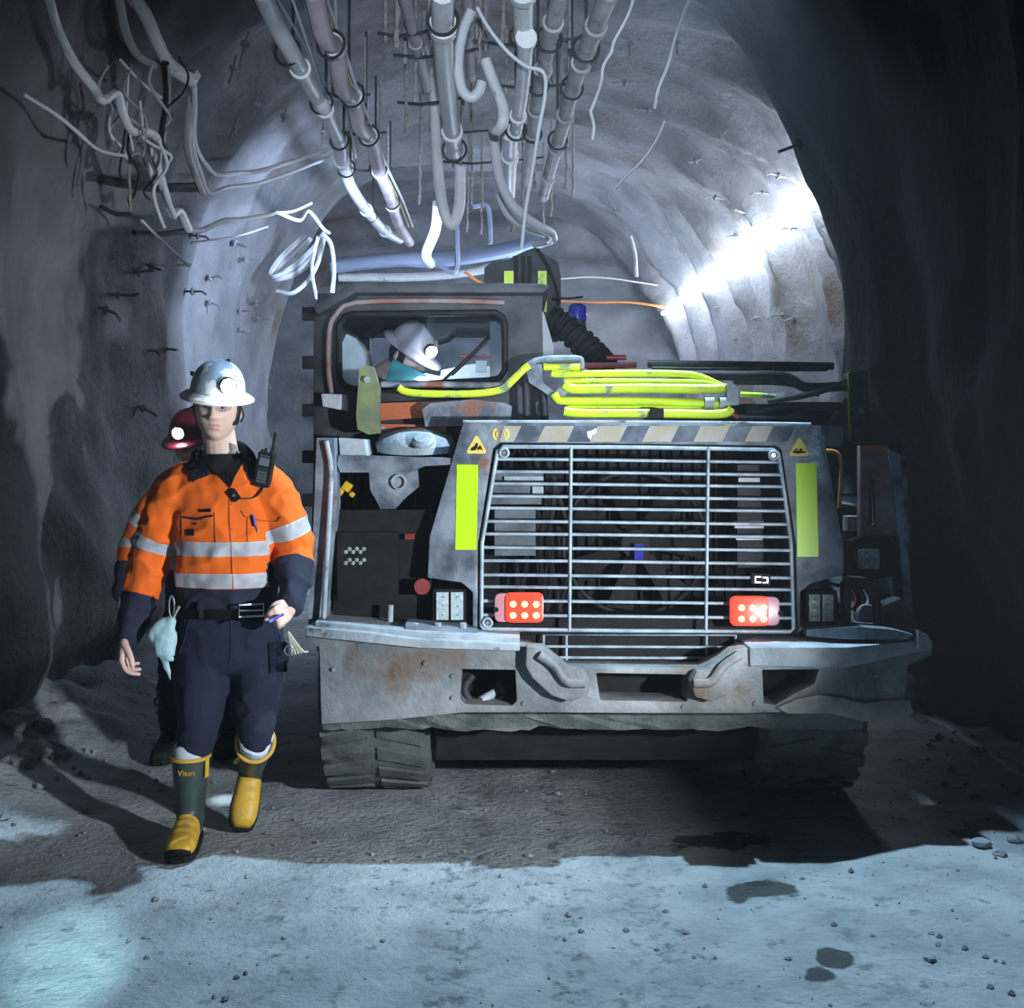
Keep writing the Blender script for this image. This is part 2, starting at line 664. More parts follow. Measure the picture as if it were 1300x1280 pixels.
ORANGEC = mat('orange_cable', (0.75, 0.25, 0.05), rough=0.5)
RUST = mat('rusty_steel', (0.22, 0.20, 0.20), (0.42, 0.40, 0.40), rough=0.8, scale=30)


def run(name, path, r, m, label, cat='pipe', group=None, n=6, seg=10, collars=()):
    pts = [UZ(*p) for p in path]
    sp = smooth_path(pts, n)
    base = Vector(pts[0])
    if not collars:
        return tube(name, pts, r, m, n=n, seg=seg, label=label, cat=cat, group=group)
    o = root(name, base, label, cat, group)
    bm = bmesh.new()
    b_tube(bm, sp, r, seg)
    obj('pipe_body', bm, m, o, angle=60)
    for k in collars:
        i = min(max(int(k * (len(sp) - 2)), 0), len(sp) - 2)
        t = (sp[i + 1] - sp[i]).normalized()
        b = bmesh.new()
        b_lathe(b, sp[i] - t * r * 0.7, t, [(r * 1.0, 0), (r * 1.28, 0.05 * r), (r * 1.28, 1.3 * r), (r, 1.4 * r)], 14)
        obj('collar', b, m if m is not PINK else WHITE, o, angle=40)
    return o


run('vent_hose', [(332, -10, 3.75), (350, 30, 3.74), (372, 70, 3.68), (400, 120, 3.74), (413, 140, 3.70), (431, 182, 3.72), (434, 205, 3.70), (447, 240, 3.70), (474, 278, 3.68), (492, 296, 3.70), (508, 304, 3.72)], 0.050, WHITE, 'thick white hose sagging in hooks along the roof, left of the pink one', 'hose', collars=(0.24, 0.42, 0.62, 0.78, 0.9))
run('air_hose', [(398, -10, 3.75), (412, 48, 3.68), (427, 62, 3.74), (434, 110, 3.68), (450, 128, 3.74), (456, 160, 3.68), (472, 178, 3.74), (480, 212, 3.70), (494, 248, 3.72), (506, 285, 3.74), (520, 308, 3.74)], 0.052, PINK, 'pinkish hose with white joints hung in hooks under the roof', 'hose', collars=(0.2, 0.4, 0.6, 0.74, 0.86))
for i, (dx, m, lab) in enumerate(((9, YCABLE, 'thin yellow cable lying against the pinkish roof hose'), (14, CABLE, 'thin white cable running beside the yellow roof cable'))):
    run('roof_cable', [(398 + dx, -10, 3.80), (422 + dx, 60, 3.82), (440 + dx, 115, 3.74), (462 + dx, 172, 3.80), (478 + dx, 214, 3.74), (496 + dx, 252, 3.78), (510 + dx, 288, 3.78)], 0.008 + 0.003 * i, m, lab, 'cable', seg=6)
for i, (a, b, c) in enumerate((((370, -5), (395, 70), (425, 165)), ((350, -5), (385, 55), (415, 110)), ((425, -5), (432, 90), (452, 200)), ((385, -5), (400, 60), (428, 190)))):
    run('roof_cable', [(*a, 3.9), (*b, 3.78), (*c, 3.84)], 0.008, CABLE if i % 2 == 0 else BLUEC, ['thin white cable strung between the two roof hoses', 'thin blue grey cable along the outer roof hose', 'thin white cable dropping behind the pinkish hose', 'thin blue grey cable between the two roof hoses'][i], 'cable', seg=6)
run('ventilation_pipe', [(562, -10, 3.62), (563, 45, 3.62), (568, 115, 3.62), (577, 192, 3.62)], 0.058, WHITE, 'big white pipe hanging straight down the middle of the roof', 'pipe', collars=(0.32, 0.97))
tube('hose_loop', [U(553, 60, 8.6), U(552, 130, 8.6), U(555, 205, 8.5), U(562, 262, 8.4), U(573, 286, 8.4), U(583, 262, 8.4), U(584, 212, 8.4)], 0.040, WHITE, n=8, seg=12, label='white hose hanging in a long loop below the big roof pipe', cat='hose')
tube('hose', [U(556, 258, 9.4), U(553, 290, 9.6), U(541, 322, 10), U(546, 335, 10.3)], 0.045, WHITE, seg=10, label='short white hose curling down from the long hose loop', cat='hose')
tube('hose_loop', [U(598, 14, 6.6), U(588, 40, 6.6), U(582, 78, 6.6), U(586, 112, 6.6), U(598, 124, 6.6), U(608, 116, 6.6), U(612, 104, 6.6)], 0.030, CABLE, n=8, seg=10, label='thin white hose hanging in a small hook shaped loop', cat='hose')
tube('hose', [U(616, 76, 7.2), U(628, 108, 7.2), U(638, 134, 7.2), U(638, 156, 7.2), U(630, 165, 7.3), U(624, 158, 7.5)], 0.036, WHITE, n=8, seg=10, label='white hose bent back at its lower end beside the small loop', cat='hose')
tube('hose', [U(626, 168, 8.2), U(630, 205, 8.2), U(636, 232, 8.2), U(652, 262, 8.2), U(678, 284, 8.3), U(700, 296, 8.5), U(696, 304, 9.0)], 0.034, CABLE, n=8, seg=10, label='white hose falling and sweeping under the roof pipes to a bend', cat='hose')
tube('hose', [U(634, 246, 9), U(646, 272, 9), U(668, 288, 9.1), U(694, 296, 9.3), U(702, 304, 9.6), U(680, 310, 10)], 0.036, CABLE, n=8, seg=10, label='second white hose sweeping just below the longer bent one', cat='hose')
tube('white_lead', [U(606, 10, 6.2), U(622, 38, 6.2), U(645, 66, 6.2), U(668, 84, 6.2), U(690, 92, 6.2), U(692, 120, 6.25), U(684, 165, 6.3), U(676, 215, 6.4), U(668, 262, 6.5), U(662, 316, 6.6)], 0.011, CABLE, n=6, seg=8, label='thin white lead drooping from the roof to the machine top', cat='cable')
run('roof_pipe', [(664, -10, 3.7), (665, 48, 3.7)], 0.055, WHITE, 'short white roof pipe ending in a dark cup at the top', 'pipe', collars=(0.9,))
run('roof_pipe', [(668, 50, 3.62), (663, 110, 3.62), (655, 165, 3.62)], 0.044, WHITE, 'straight white roof pipe right of the bent hose', 'pipe', collars=(0.05, 0.95))
run('roof_pipe', [(648, 168, 3.62), (647, 205, 3.62), (646, 248, 3.62)], 0.054, WHITE, 'lower length of white roof pipe below the straight one', 'pipe', collars=(0.06, 0.5))
run('roof_pipe', [(712, -10, 3.72), (697, 52, 3.72), (683, 125, 3.72), (676, 170, 3.72), (668, 230, 3.72)], 0.045, GREYP, 'grey jointed roof pipe, inner one of the grey pair', 'pipe', collars=(0.2, 0.42, 0.62, 0.8))
run('roof_pipe', [(774, -10, 3.74), (748, 55, 3.74), (728, 108, 3.74), (713, 165, 3.74), (700, 210, 3.74), (690, 250, 3.74)], 0.050, GREYP, 'grey jointed roof pipe, outer one of the grey pair', 'pipe', collars=(0.16, 0.34, 0.56, 0.74, 0.9))
run('roof_pipe', [(512, -10, 3.95), (524, 40, 3.95), (535, 85, 3.95), (541, 112, 3.95)], 0.034, GREYP, 'thin grey roof pipe between the pink hose and white pipe', 'pipe', collars=(0.5,))
run('roof_pipe', [(592, -10, 4.0), (596, 60, 4.0), (598, 100, 4.0)], 0.03, GREYP, 'thin grey roof pipe behind the small hose loop', 'pipe')

# hangers: ring and rod
def hanger(c, R, ax, label, rod=None, group='pipe hangers under the roof'):
    o = root('pipe_hanger', c, label, 'hanger', group)
    bm = bmesh.new()
    b_tube(bm, ring_pts(c, ax, R, 22), 0.009, 6, closed=True)
    obj('hook_ring', bm, BLACKS, o, angle=60)
    top = Vector((c.x + (rod or 0), c.y + 0.02, c.z + 0.75))
    cyl('hanger_rod', Vector((c.x + (rod or 0), c.y, c.z + R)), top, 0.010, BLACKS, o, seg=6)
    return o


for io, (px, py, z, R) in enumerate(((365, 66, 3.70, .075), (408, 130, 3.74, .075), (431, 178, 3.72, .07), (440, 214, 3.70, .07), (470, 273, 3.70, .07))):
    hanger(UZ(px, py, z), R, (0.2, 1, 0), ORD[io] + ' black ring hanger, from the top, around the thick white sagging hose', 0.03, 'hangers on the white hose')
for io, (px, py, z, R) in enumerate(((420, 56, 3.72, .078), (447, 120, 3.72, .078), (468, 172, 3.72, .075), (480, 214, 3.72, .07), (498, 256, 3.74, .07))):
    hanger(UZ(px, py, z), R, (0.2, 1, 0), ORD[io] + ' black ring hanger, from the top, around the pinkish sagging hose', -0.02, 'hangers on the pink hose')
for io, (px, py, z, R) in enumerate(((562, 25, 3.62, .075), (577, 190, 3.62, .085))):
    hanger(UZ(px, py, z), R, (0, 1, 0), ('upper', 'lower')[io] + ' black ring hanger around the big white roof pipe', 0, 'hangers on the big roof pipe')
for io, (px, py, z, R) in enumerate(((697, 50, 3.72, .07), (683, 108, 3.72, .065), (676, 170, 3.72, .065), (665, 48, 3.7, .075), (655, 165, 3.62, .07), (744, 62, 3.74, .075), (726, 112, 3.74, .07), (708, 178, 3.74, .07))):
    hanger(UZ(px, py, z), R, (-0.2, 1, 0), ('top ring hanger on the inner grey pipe', 'middle ring hanger on the inner grey pipe', 'lowest ring hanger on the inner grey pipe', 'ring hanger at the end of the short white pipe', 'ring hanger at the foot of the straight white pipe', 'top ring hanger on the outer grey pipe', 'middle ring hanger on the outer grey pipe', 'lowest ring hanger on the outer grey pipe')[io], 0, 'hangers right of the roof centre')

# cross straps carrying the hangers
for i, (a, b) in enumerate((((500, 70), (620, 60)), ((505, 130), (600, 122)), ((480, 42), (560, 35)), ((600, 52), (740, 48)), ((630, 108), (735, 104)), ((545, 165), (680, 160)), ((560, 205), (690, 200)), ((430, 165), (490, 168)), ((415, 118), (470, 120)), ((440, 212), (500, 214)))):
    p, q = UZ(*a, 3.95), UZ(*b, 3.95)
    o = root('cross_strap', (p + q) / 2, ['dark steel strap across the roof behind the big white pipe', 'lower dark strap across the roof left of the white loop', 'dark strap over the thin grey pipe near the picture top', 'dark strap carrying the grey pipes near the picture top', 'second dark strap down carrying the grey pipes', 'third dark strap down across the roof centre', 'lowest dark strap across the roof centre', 'dark strap joining the two sagging hoses in their middle', 'uppermost dark strap joining the two sagging hoses', 'lowest dark strap joining the two sagging hoses'][i], 'strap')
    bm = bmesh.new()
    d = (q - p)
    b_tube(bm, [p, p + d * 0.3 + Vector((0, 0, -0.03)), p + d * 0.7 + Vector((0, 0, -0.02)), q], 0.013, 4)
    obj('strap_bar', bm, BLACKS, o, smooth=False)
    for t in (0.12, 0.88):
        c = p + d * t
        cyl('strap_bolt', c + Vector((0, 0, -0.06)), c + Vector((0, 0, 0.4)), 0.010, RUST, o, seg=6)

# rock bolt tails and crusted rods hanging between the pipes
k = 0
for io, (px, py, ln) in enumerate(sorted(((505, 20, 40), (528, 70, 60), (538, 120, 50), (534, 200, 60), (598, 150, 55), (600, 210, 50), (612, 238, 60), (594, 255, 40), (640, 20, 40), (636, 180, 40), (664, 240, 60), (700, 225, 50), (712, 150, 40), (680, 195, 45), (720, 180, 60), (728, 215, 40), (690, 255, 50), (610, 30, 50), (575, 20, 40), (652, 255, 40), (545, 20, 50), (586, 175, 50), (516, 120, 50)))):
    z1 = 3.95 + 0.2 * rnd.random()
    top = UZ(px, max(py, 2), z1)
    bot = top - Vector((0.01, 0, ln * top.y / F))
    pts = [top + (bot - top) * t / 6 + Vector((rnd.uniform(-.008, .008), rnd.uniform(-.01, .01), 0)) for t in range(7)]
    bm = bmesh.new()
    b_tube(bm, [top + Vector((0, 0, 0.6))] + pts, [0.008] + [0.008 + 0.009 * rnd.random() for _ in pts], 6)
    obj('bolt_tail', bm, RUST, label=ORD[io] + ' crusted steel rod from the left among those hanging between the roof pipes', cat='rod', group='steel rods hanging from the roof', smooth=False)

# thin cables hanging over the right side
def thin(pts, r, m, label, cat='cable', n=5):
    # the left bundles hang clear of the curved side of the roof
    pts = [(a, b, c * (1 - 0.11 * sstep(320, 220, a))) for a, b, c in pts]
    return tube('hanging_cable', [U(*p) for p in pts], r, m, n=n, seg=6, label=label, cat=cat)


thin([(806, -8, 6.0), (797, 20, 6.0), (780, 52, 6.05), (776, 66, 6.05), (766, 84, 6.1), (763, 106, 6.1), (752, 136, 6.1), (750, 142, 6.1), (754, 160, 6.15), (752, 178, 6.15)], 0.0085, CABLE, 'wavy white cable hanging beside the outer grey pipe')
thin([(878, -8, 6.2), (866, 22, 6.2), (856, 52, 6.2), (848, 82, 6.2), (836, 112, 6.25), (831, 138, 6.25), (834, 128, 6.25)], 0.009, CABLE, 'straight white cable hanging from the roof, nearest the dark wall')
thin([(844, 153, 6.8), (832, 180, 6.85), (814, 205, 6.9), (796, 222, 6.95), (780, 240, 7.0)], 0.009, CABLE, 'slanting white cable end below the straight hanging cable')
thin([(770, 240, 8), (775, 258, 8.1), (784, 268, 8.2)], 0.010, CABLE, 'short white cable stub curling on the lit roof')
thin([(800, 300, 12), (806, 322, 12), (808, 352, 12)], 0.02, CABLE, 'short pale rod hanging below the far roof arch')

# cables of the left side
thin([(150, -8, 6.0), (160, 40, 6.2), (175, 70, 6.3), (205, 85, 6.5), (235, 100, 6.6), (243, 112, 6.8), (240, 150, 7.0), (238, 185, 7.2), (246, 215, 7.4), (258, 245, 7.6)], 0.022, GREYP, 'dark hanging cable bundle nearest the thick white hose')
thin([(150, -30, 6.0), (168, -5, 6.2), (185, 20, 6.3), (200, 55, 6.4), (215, 82, 6.5), (240, 100, 6.6), (247, 95, 6.6)], 0.034, WHITE, 'sagging white cable wrap under the dark roof')
thin([(246, 105, 6.7), (247, 140, 6.9), (246, 170, 7.1), (252, 195, 7.3), (268, 217, 7.5), (278, 222, 7.6), (300, 220, 7.8), (330, 217, 8.2), (370, 205, 8.8), (415, 190, 9.2)], 0.016, CABLE, 'white cable swinging off the dark bundle to the right')
thin([(243, 150, 7.0), (246, 190, 7.2), (256, 222, 7.4), (266, 245, 7.6), (290, 238, 8), (330, 232, 8.6), (380, 215, 9.2), (418, 200, 9.6)], 0.013, CABLE, 'thin white cable following just below the swinging one')
thin([(60, -10, 5.6), (75, 40, 5.8), (95, 80, 6.0), (120, 112, 6.1), (130, 128, 6.1), (148, 118, 6.2), (156, 145, 6.3), (168, 166, 6.4), (190, 168, 6.5), (200, 180, 6.6), (200, 215, 6.8), (208, 240, 7.0), (218, 272, 7.2), (228, 268, 7.3), (240, 292, 7.4)], 0.022, WHITE, 'white cable bundle bent in steps down the dark wall side')
thin([(196, 172, 6.6), (190, 205, 6.7), (197, 232, 6.8), (205, 222, 6.9), (212, 250, 7.0), (222, 276, 7.2)], 0.014, CABLE, 'thin white cable twisted round the stepped bundle')
thin([(240, 292, 7.4), (258, 292, 7.7), (285, 280, 8.0), (310, 278, 8.5), (345, 272, 9.0), (352, 270, 9.2), (380, 280, 9.6), (392, 268, 10), (410, 290, 10.4), (418, 296, 10.6)], 0.016, CABLE, 'wavy white cable crossing the lit wall to the cable coil')
thin([(352, 270, 9.2), (372, 268, 9.5), (395, 258, 10)], 0.014, CABLE, 'short white cable branch above the wavy one')
thin([(30, 120, 5.8), (70, 145, 6.0), (95, 165, 6.1), (125, 190, 6.3), (158, 198, 6.5)], 0.009, CABLE, 'thin white cable slanting across the dark upper wall')
thin([(152, 75, 6.2), (180, 105, 6.3), (205, 124, 6.5)], 0.007, CABLE, 'thin pale wire slanting above the stepped bundle')
thin([(180, 280, 7.5), (205, 305, 7.8), (240, 338, 8.2)], 0.008, CABLE, 'thin white wire slanting over the lit wall face')
thin([(243, 308, 8.6), (300, 300, 9.2), (340, 288, 10)], 0.007, CABLE, 'thin white wire stretched flat over the lit wall')
thin([(160, 250, 6.8), (166, 265, 6.8), (164, 205, 6.7), (178, 195, 6.7), (186, 212, 6.8)], 0.008, RUST, 'dark bent wire hooked beside the stepped bundle')
thin([(210, 80, 6.4), (212, 130, 6.6), (206, 175, 6.8), (214, 205, 7)], 0.02, BLACKS, 'black cable dropping between the two left bundles')
for a, b, r, lab in (((128, 228, 6.6), (250, 238, 7.4), 0.03, 'dark steel bar behind the stepped cable bundle'), ((170, 295, 7.4), (240, 292, 8.0), 0.018, 'short dark steel bar on top of the lit wall'), ((175, 330, 8.0), (242, 336, 8.6), 0.010, 'thin dark rod fixed across the lit wall'), ((128, 262, 6.8), (165, 272, 7.0), 0.014, 'rusty bar stub low beside the stepped bundle')):
    tube('steel_bar', [U(*a), (U(*a) + U(*b)) / 2 + Vector((0, 0, -0.02)), U(*b)], r, BLACKS if r > .012 else RUST, n=3, seg=6, label=lab, cat='bar')

wires = sorted([(rnd.uniform(135, 235), rnd.uniform(60, 180)) for _ in range(12)])
for io, (px, py) in enumerate(wires):
    Yw = 6.0 + (py - 60) / 130 * 0.6
    tx, ty = px + rnd.uniform(-15, 45), py + rnd.uniform(60, 120)
    pts = [(px, py, Yw), (px + rnd.uniform(-12, 12), py + (ty - py) * .3, Yw + .1), ((px + tx) / 2 + rnd.uniform(-14, 14), (py + ty) / 2 + 8, Yw + .2), (tx + rnd.uniform(-8, 8), ty - 12, Yw + .3), (tx, ty, Yw + .35)]
    o = thin(pts, rnd.uniform(.004, .009), (GREYP, CABLE, BLACKS)[io % 3], ORD[io] + ' thin stray wire from the left in the tangle by the dark wall')
    o['group'] = 'stray wires in the left cable tangle'

# cable coil and tails at the bend
o = root('cable_coil', U(385, 330, 11.0), 'tangled coil of pale cable hanging at the corner of the lit wall', 'cable coil')
for i in range(9):
    e = rnd.uniform(-6, 6)
    pts = [U(412 + e * .3, 296 + e * .4, 10.8), U(398 + e, 318 + e * .6, 10.9), U(375 + e, 340 + e, 11), U(352 + e, 352 + e * .5, 11), U(345 + e * .6, 348 + e, 11.1), U(362 + e, 326 + e, 11.2), U(390 + e, 300 + e * .5, 11.2)]
    tube('coil_turn', pts, 0.016, CABLE if i % 3 else GREYP, o, n=5, seg=6)
thin([(412, 298, 10.8), (405, 330, 10.8), (392, 355, 10.8), (372, 372, 10.8), (352, 370, 10.9)], 0.022, CABLE, 'thick white cable tail swinging below the coil')
thin([(410, 298, 10.6), (420, 310, 10.6), (424, 340, 10.6), (422, 372, 10.6)], 0.022, CABLE, 'white cable tail hanging down behind the cab roof corner')
thin([(404, 300, 10.7), (396, 340, 10.7), (402, 380, 10.7)], 0.018, CABLE, 'white cable tail hanging left of the cab roof corner')

# far services by the end wall
thin([(420, 338, 16), (500, 330, 16), (560, 330, 16), (640, 318, 15.5), (700, 300, 15)], 0.10, BLUEC, 'thick blue grey pipe slanting across the far end', 'pipe')
thin([(430, 352, 16.5), (520, 352, 16.5), (600, 345, 16.3), (650, 330, 16)], 0.06, WHITE, 'pale pipe slanting just below the blue grey far pipe', 'pipe')
thin([(548, 330, 13), (578, 345, 13), (580, 300, 13), (579, 285, 13)], 0.03, BLUEC, 'blue grey cable dropping behind the long hose loop')
thin([(600, 262, 13), (618, 262, 13), (622, 290, 13), (622, 310, 13)], 0.03, BLUEC, 'bent blue grey pipe stub under the roof centre', 'pipe')
thin([(710, 382, 17.6), (760, 384, 17.6), (800, 384, 17.6), (845, 390, 17.5)], 0.018, ORANGEC, 'thin orange cable strung along the far end wall')
thin([(590, 345, 16), (605, 356, 16), (640, 372, 16), (690, 386, 17)], 0.02, ORANGEC, 'thin orange cable sloping behind the cab roof')
thin([(700, 355, 17.6), (760, 352, 17.6), (835, 362, 17.6)], 0.014, CABLE, 'thin white cable strung high on the far end wall')

# string of light along the right wall
LEDM = mat('lit_strip', (1, 1, 1), rough=0.4, emit=((0.82, 0.91, 1.0), 85))
o = root('light_string', U(960, 300, 12), 'glaring white light string running along the lit right wall', 'light')
A, B = U(1064, 212, 8.75), U(842, 398, 17.6)
pts = []
for i in range(41):
    t = i / 40
    p = A.lerp(B, t)
    pts.append(p + Vector((0, 0, -0.03 * math.sin(t * math.pi * 9) ** 2)))
bm = bmesh.new()
b_tube(bm, pts, 0.025, 8)
obj('light_tube', bm, LEDM, o, angle=60)
for i in range(0, 41, 4):
    bm = bmesh.new()
    b_tube(bm, ring_pts(pts[i], B - A, 0.028, 12), 0.006, 6, closed=True)
    obj('clip', bm, CABLE, o)
tube('end_cable', [U(1064, 212, 8.75), U(1072, 214, 8.5), U(1090, 204, 7.9), U(1135, 187, 6.6)], 0.006, CABLE, o, n=4, seg=6)

# hose at the foot of the right wall
tube('wall_hose', [Vector((2.22, 7.2, 0.20)), Vector((2.22, 6.6, 0.17)), U(1165, 904, 6.55), U(1210, 930, 6.1), U(1260, 965, 5.6), U(1300, 990, 5.25), U(1400, 1060, 4.5), Vector((2.2, 3.6, 0.12)), Vector((2.2, 2.0, 0.12))], 0.045, GREYP, n=6, seg=10, label='grey hose lying along the foot of the dark right wall', cat='hose')

# pegs that stick out of the sprayed concrete
PEG = mat('peg_steel', (0.13, 0.13, 0.14), (0.30, 0.30, 0.32), rough=0.7, scale=40)


def surface_at(px, py, y0=5.0):
    Y = y0
    while Y < 18.0:
        p = U(px, py, Y)
        hit = None
        best = 9
        for j in (range(0, 100, 2) if px < 450 else range(100, 201, 2)):
            s = section(j / 200, Y)
            d = (s.x - p.x) ** 2 + (s.z - p.z) ** 2
            if d < best:
                best, hit = d, j / 200
        if best < 0.012:
            return p, hit
        Y += 0.12
    return None, None


LPEG = [(190, 445), (213, 443), (270, 385), (308, 395), (330, 405), (185, 520), (302, 310), (315, 330), (328, 385), (255, 300), (196, 340), (180, 345), (155, 375), (138, 395), (270, 352), (248, 370), (308, 420), (338, 488)]
RPEG = [(965, 245), (985, 222), (945, 270), (1000, 290), (1005, 405), (990, 400), (930, 300), (958, 405), (935, 320), (905, 250), (880, 205), (1010, 185), (820, 140), (790, 105), (935, 430), (912, 390)]
TPEG = [(310, 60), (325, 135), (295, 90), (360, 150), (300, 165), (410, 170), (700, 100), (800, 60), (860, 60)]
LPEG.sort(key=lambda q: q[1])
RPEG.sort(key=lambda q: q[1])
TPEG.sort()
for grp, lst in (('pegs in the lit left wall', LPEG), ('pegs in the lit right wall', RPEG), ('pegs in the roof', TPEG)):
    for io, (px, py) in enumerate(lst):
        p, t = surface_at(px, py)
        if p is None:
            continue
        s = 0.006
        nrm = Vector((1, -0.3, -0.15)) if px < 450 else Vector((-1, -0.35, -0.1))
        if grp == 'pegs in the roof':
            nrm = Vector((0, -0.5, -1))
        nrm = (nrm + Vector((rnd.uniform(-.2, .2), rnd.uniform(-.3, .3), rnd.uniform(-.3, .3)))).normalized()
        lab = {'pegs in the lit left wall': ORD[io] + ' steel peg from the top among those in the left sprayed wall', 'pegs in the lit right wall': ORD[io] + ' steel peg from the top among those in the lit right wall', 'pegs in the roof': ORD[io] + ' steel peg from the left among those in the sprayed roof'}[grp]
        r_ = root('wall_peg', p, lab, 'peg', grp)
        ln = rnd.uniform(0.06, 0.13)
        bm = bmesh.new()
        b_tube(bm, [p - nrm * 0.12, p + nrm * ln * .6, p + nrm * ln + Vector((0, 0, rnd.uniform(-.04, .02)))], 0.009, 6)
        obj('peg_shaft', bm, PEG, r_)
        bm = bmesh.new()
        b_lathe(bm, p - nrm * 0.03, nrm, [(0.03, 0), (0.03, 0.012), (0.012, 0.02)], 8)
        obj('peg_plate', bm, ROCK if px > 450 else PEG, r_, smooth=False)

# ------------------------------------------------------------------ the loader
DUSTY = mat('dusty_blue_paint', (0.065, 0.085, 0.115), (0.28, 0.34, 0.41), rough=0.6, scale=6.5, lo=0.38, hi=0.66, c3=(0.22, 0.085, 0.05), t3=0.60, s3=3.2, soft3=0.05, bump=0.25, bscale=35)
DUST2 = mat('thick_dust', (0.26, 0.32, 0.37), (0.46, 0.52, 0.57), rough=0.8, scale=9, c3=(0.12, 0.13, 0.14), t3=0.60, s3=7, bump=0.3)
STEEL = mat('worn_bumper_steel', (0.13, 0.145, 0.15), (0.34, 0.37, 0.385), rough=0.6, metal=0.15, scale=3.6, c3=(0.17, 0.115, 0.08), t3=0.52, s3=2.4, soft3=0.14, bump=0.35, bscale=25)
DARKP = mat('dark_machine_paint', (0.018, 0.020, 0.024), (0.050, 0.056, 0.066), rough=0.55, scale=7, c3=(0.10, 0.035, 0.02), t3=0.66, s3=4, spec=0.2)
BLACK = mat('black_plastic', (0.008, 0.008, 0.009), (0.018, 0.019, 0.021), rough=0.6, scale=12, spec=0.15)
ORANGEP = mat('orange_machine_paint', (0.55, 0.11, 0.02), (0.30, 0.10, 0.05), rough=0.6, scale=8, c3=(0.30, 0.33, 0.37), t3=0.56, s3=5)
RUSTP = mat('rust_red_panel', (0.16, 0.07, 0.055), (0.22, 0.21, 0.23), rough=0.7, scale=7, c3=(0.50, 0.11, 0.02), t3=0.62, s3=5, bump=0.2)
BARM = mat('dusty_grille_bar', (0.20, 0.28, 0.34), (0.46, 0.56, 0.64), rough=0.55, metal=0.2, scale=14, lo=.3, hi=.6)
YG = mat('yellow_green_paint', (0.62, 0.84, 0.015), (0.50, 0.66, 0.03), rough=0.45, scale=9, c3=(0.16, 0.19, 0.17), t3=0.57, s3=9, soft3=0.10)
YGD = mat('dirty_yellow_green', (0.22, 0.27, 0.10), (0.13, 0.16, 0.12), rough=0.7, scale=14, c3=(0.50, 0.60, 0.06), t3=0.60, s3=10)
REFL = mat('reflector_yellow_green', (0.56, 1.0, 0.01), rough=0.35)
GREENP = mat('dark_green_post', (0.03, 0.045, 0.035), (0.07, 0.09, 0.06), rough=0.6, scale=20, c3=(0.20, 0.25, 0.03), t3=0.62, s3=14)
WARN = mat('warning_yellow', (0.85, 0.66, 0.06), (0.80, 0.72, 0.25), rough=0.5, scale=40)
STRIPED = mat('stripe_dark', (0.05, 0.075, 0.115), (0.17, 0.22, 0.28), rough=0.6, scale=10, lo=.4)
STRIPEY = mat('stripe_yellow', (0.40, 0.35, 0.24), (0.42, 0.45, 0.47), rough=0.6, scale=9, c3=(0.60, 0.42, 0.05), t3=0.60, s3=13)
TYRE = mat('muddy_tyre', (0.055, 0.065, 0.06), (0.13, 0.155, 0.14), rough=0.9, scale=8, bump=0.4)
MUD = mat('mud', (0.07, 0.085, 0.075), (0.16, 0.18, 0.165), rough=0.95, scale=9, bump=0.7, bscale=18)
MUDP = mat('pale_mud', (0.28, 0.28, 0.26), (0.42, 0.42, 0.40), rough=0.95, scale=9, bump=0.5, bscale=18)
REDL = mat('red_lens', (0.80, 0.03, 0.02), rough=0.3, emit=((1.0, 0.05, 0.02), 1.6))
REDEND = mat('clear_red_end', (0.62, 0.28, 0.33), rough=0.3)
AMBER = mat('lit_diode', (1, 0.7, 0.2), rough=0.3, emit=((1.0, 0.62, 0.10), 9.0))
LENS = mat('lamp_glass', (0.34, 0.46, 0.50), (0.58, 0.70, 0.74), rough=0.2, scale=60)
LENSD = mat('dim_lamp_glass', (0.20, 0.27, 0.27), (0.40, 0.48, 0.46), rough=0.25, scale=60)
REDD = mat('dull_red', (0.17, 0.012, 0.012), (0.26, 0.03, 0.025), rough=0.5, scale=20)
CHROME = mat('bare_metal', (0.55, 0.58, 0.62), rough=0.3, metal=0.8)
BLUEL = mat('blue_dome', (0.03, 0.03, 0.30), rough=0.2)
WHITEP = mat('white_paint', (0.75, 0.78, 0.82), (0.60, 0.64, 0.70), rough=0.6, scale=14)
RADIATOR = mat('radiator_core', (0.006, 0.007, 0.009), (0.018, 0.02, 0.024), rough=0.7, scale=20, spec=0.1)
SEATM = mat('seat_cloth', (0.55, 0.58, 0.64), (0.68, 0.70, 0.74), rough=0.8, scale=12)

gm = bpy.data.materials.new('cab_glass')
gm.use_nodes = True
nt = gm.node_tree
nt.nodes.remove(nt.nodes['Principled BSDF'])
tr = nt.nodes.new('ShaderNodeBsdfTransparent')
tr.inputs[0].default_value = (0.86, 0.91, 0.94, 1)
gl = nt.nodes.new('ShaderNodeBsdfGlossy')
gl.inputs['Roughness'].default_value = 0.06
mx = nt.nodes.new('ShaderNodeMixShader')
mx.inputs[0].default_value = 0.07
nt.links.new(tr.outputs[0], mx.inputs[1])
nt.links.new(gl.outputs[0], mx.inputs[2])
nt.links.new(mx.outputs[0], nt.nodes['Material Output'].inputs[0])

LD = root('mining_loader', (0.45, 6.2, 0.0), 'low dusty underground loader with a barred rear grille and lit red lamps', 'loader')


def YF(px, py, Y0=4.66, k=0.14, z0=0.75):
    Y = Y0
    for _ in range(4):
        Y = Y0 + k * (U(px, py, Y).z - z0)
    return Y


def H(px, py, off=0.0):
    """point on the leaning rear face of the hood"""
    return U(px, py, YF(px, py)) + Vector((0, off, 0))


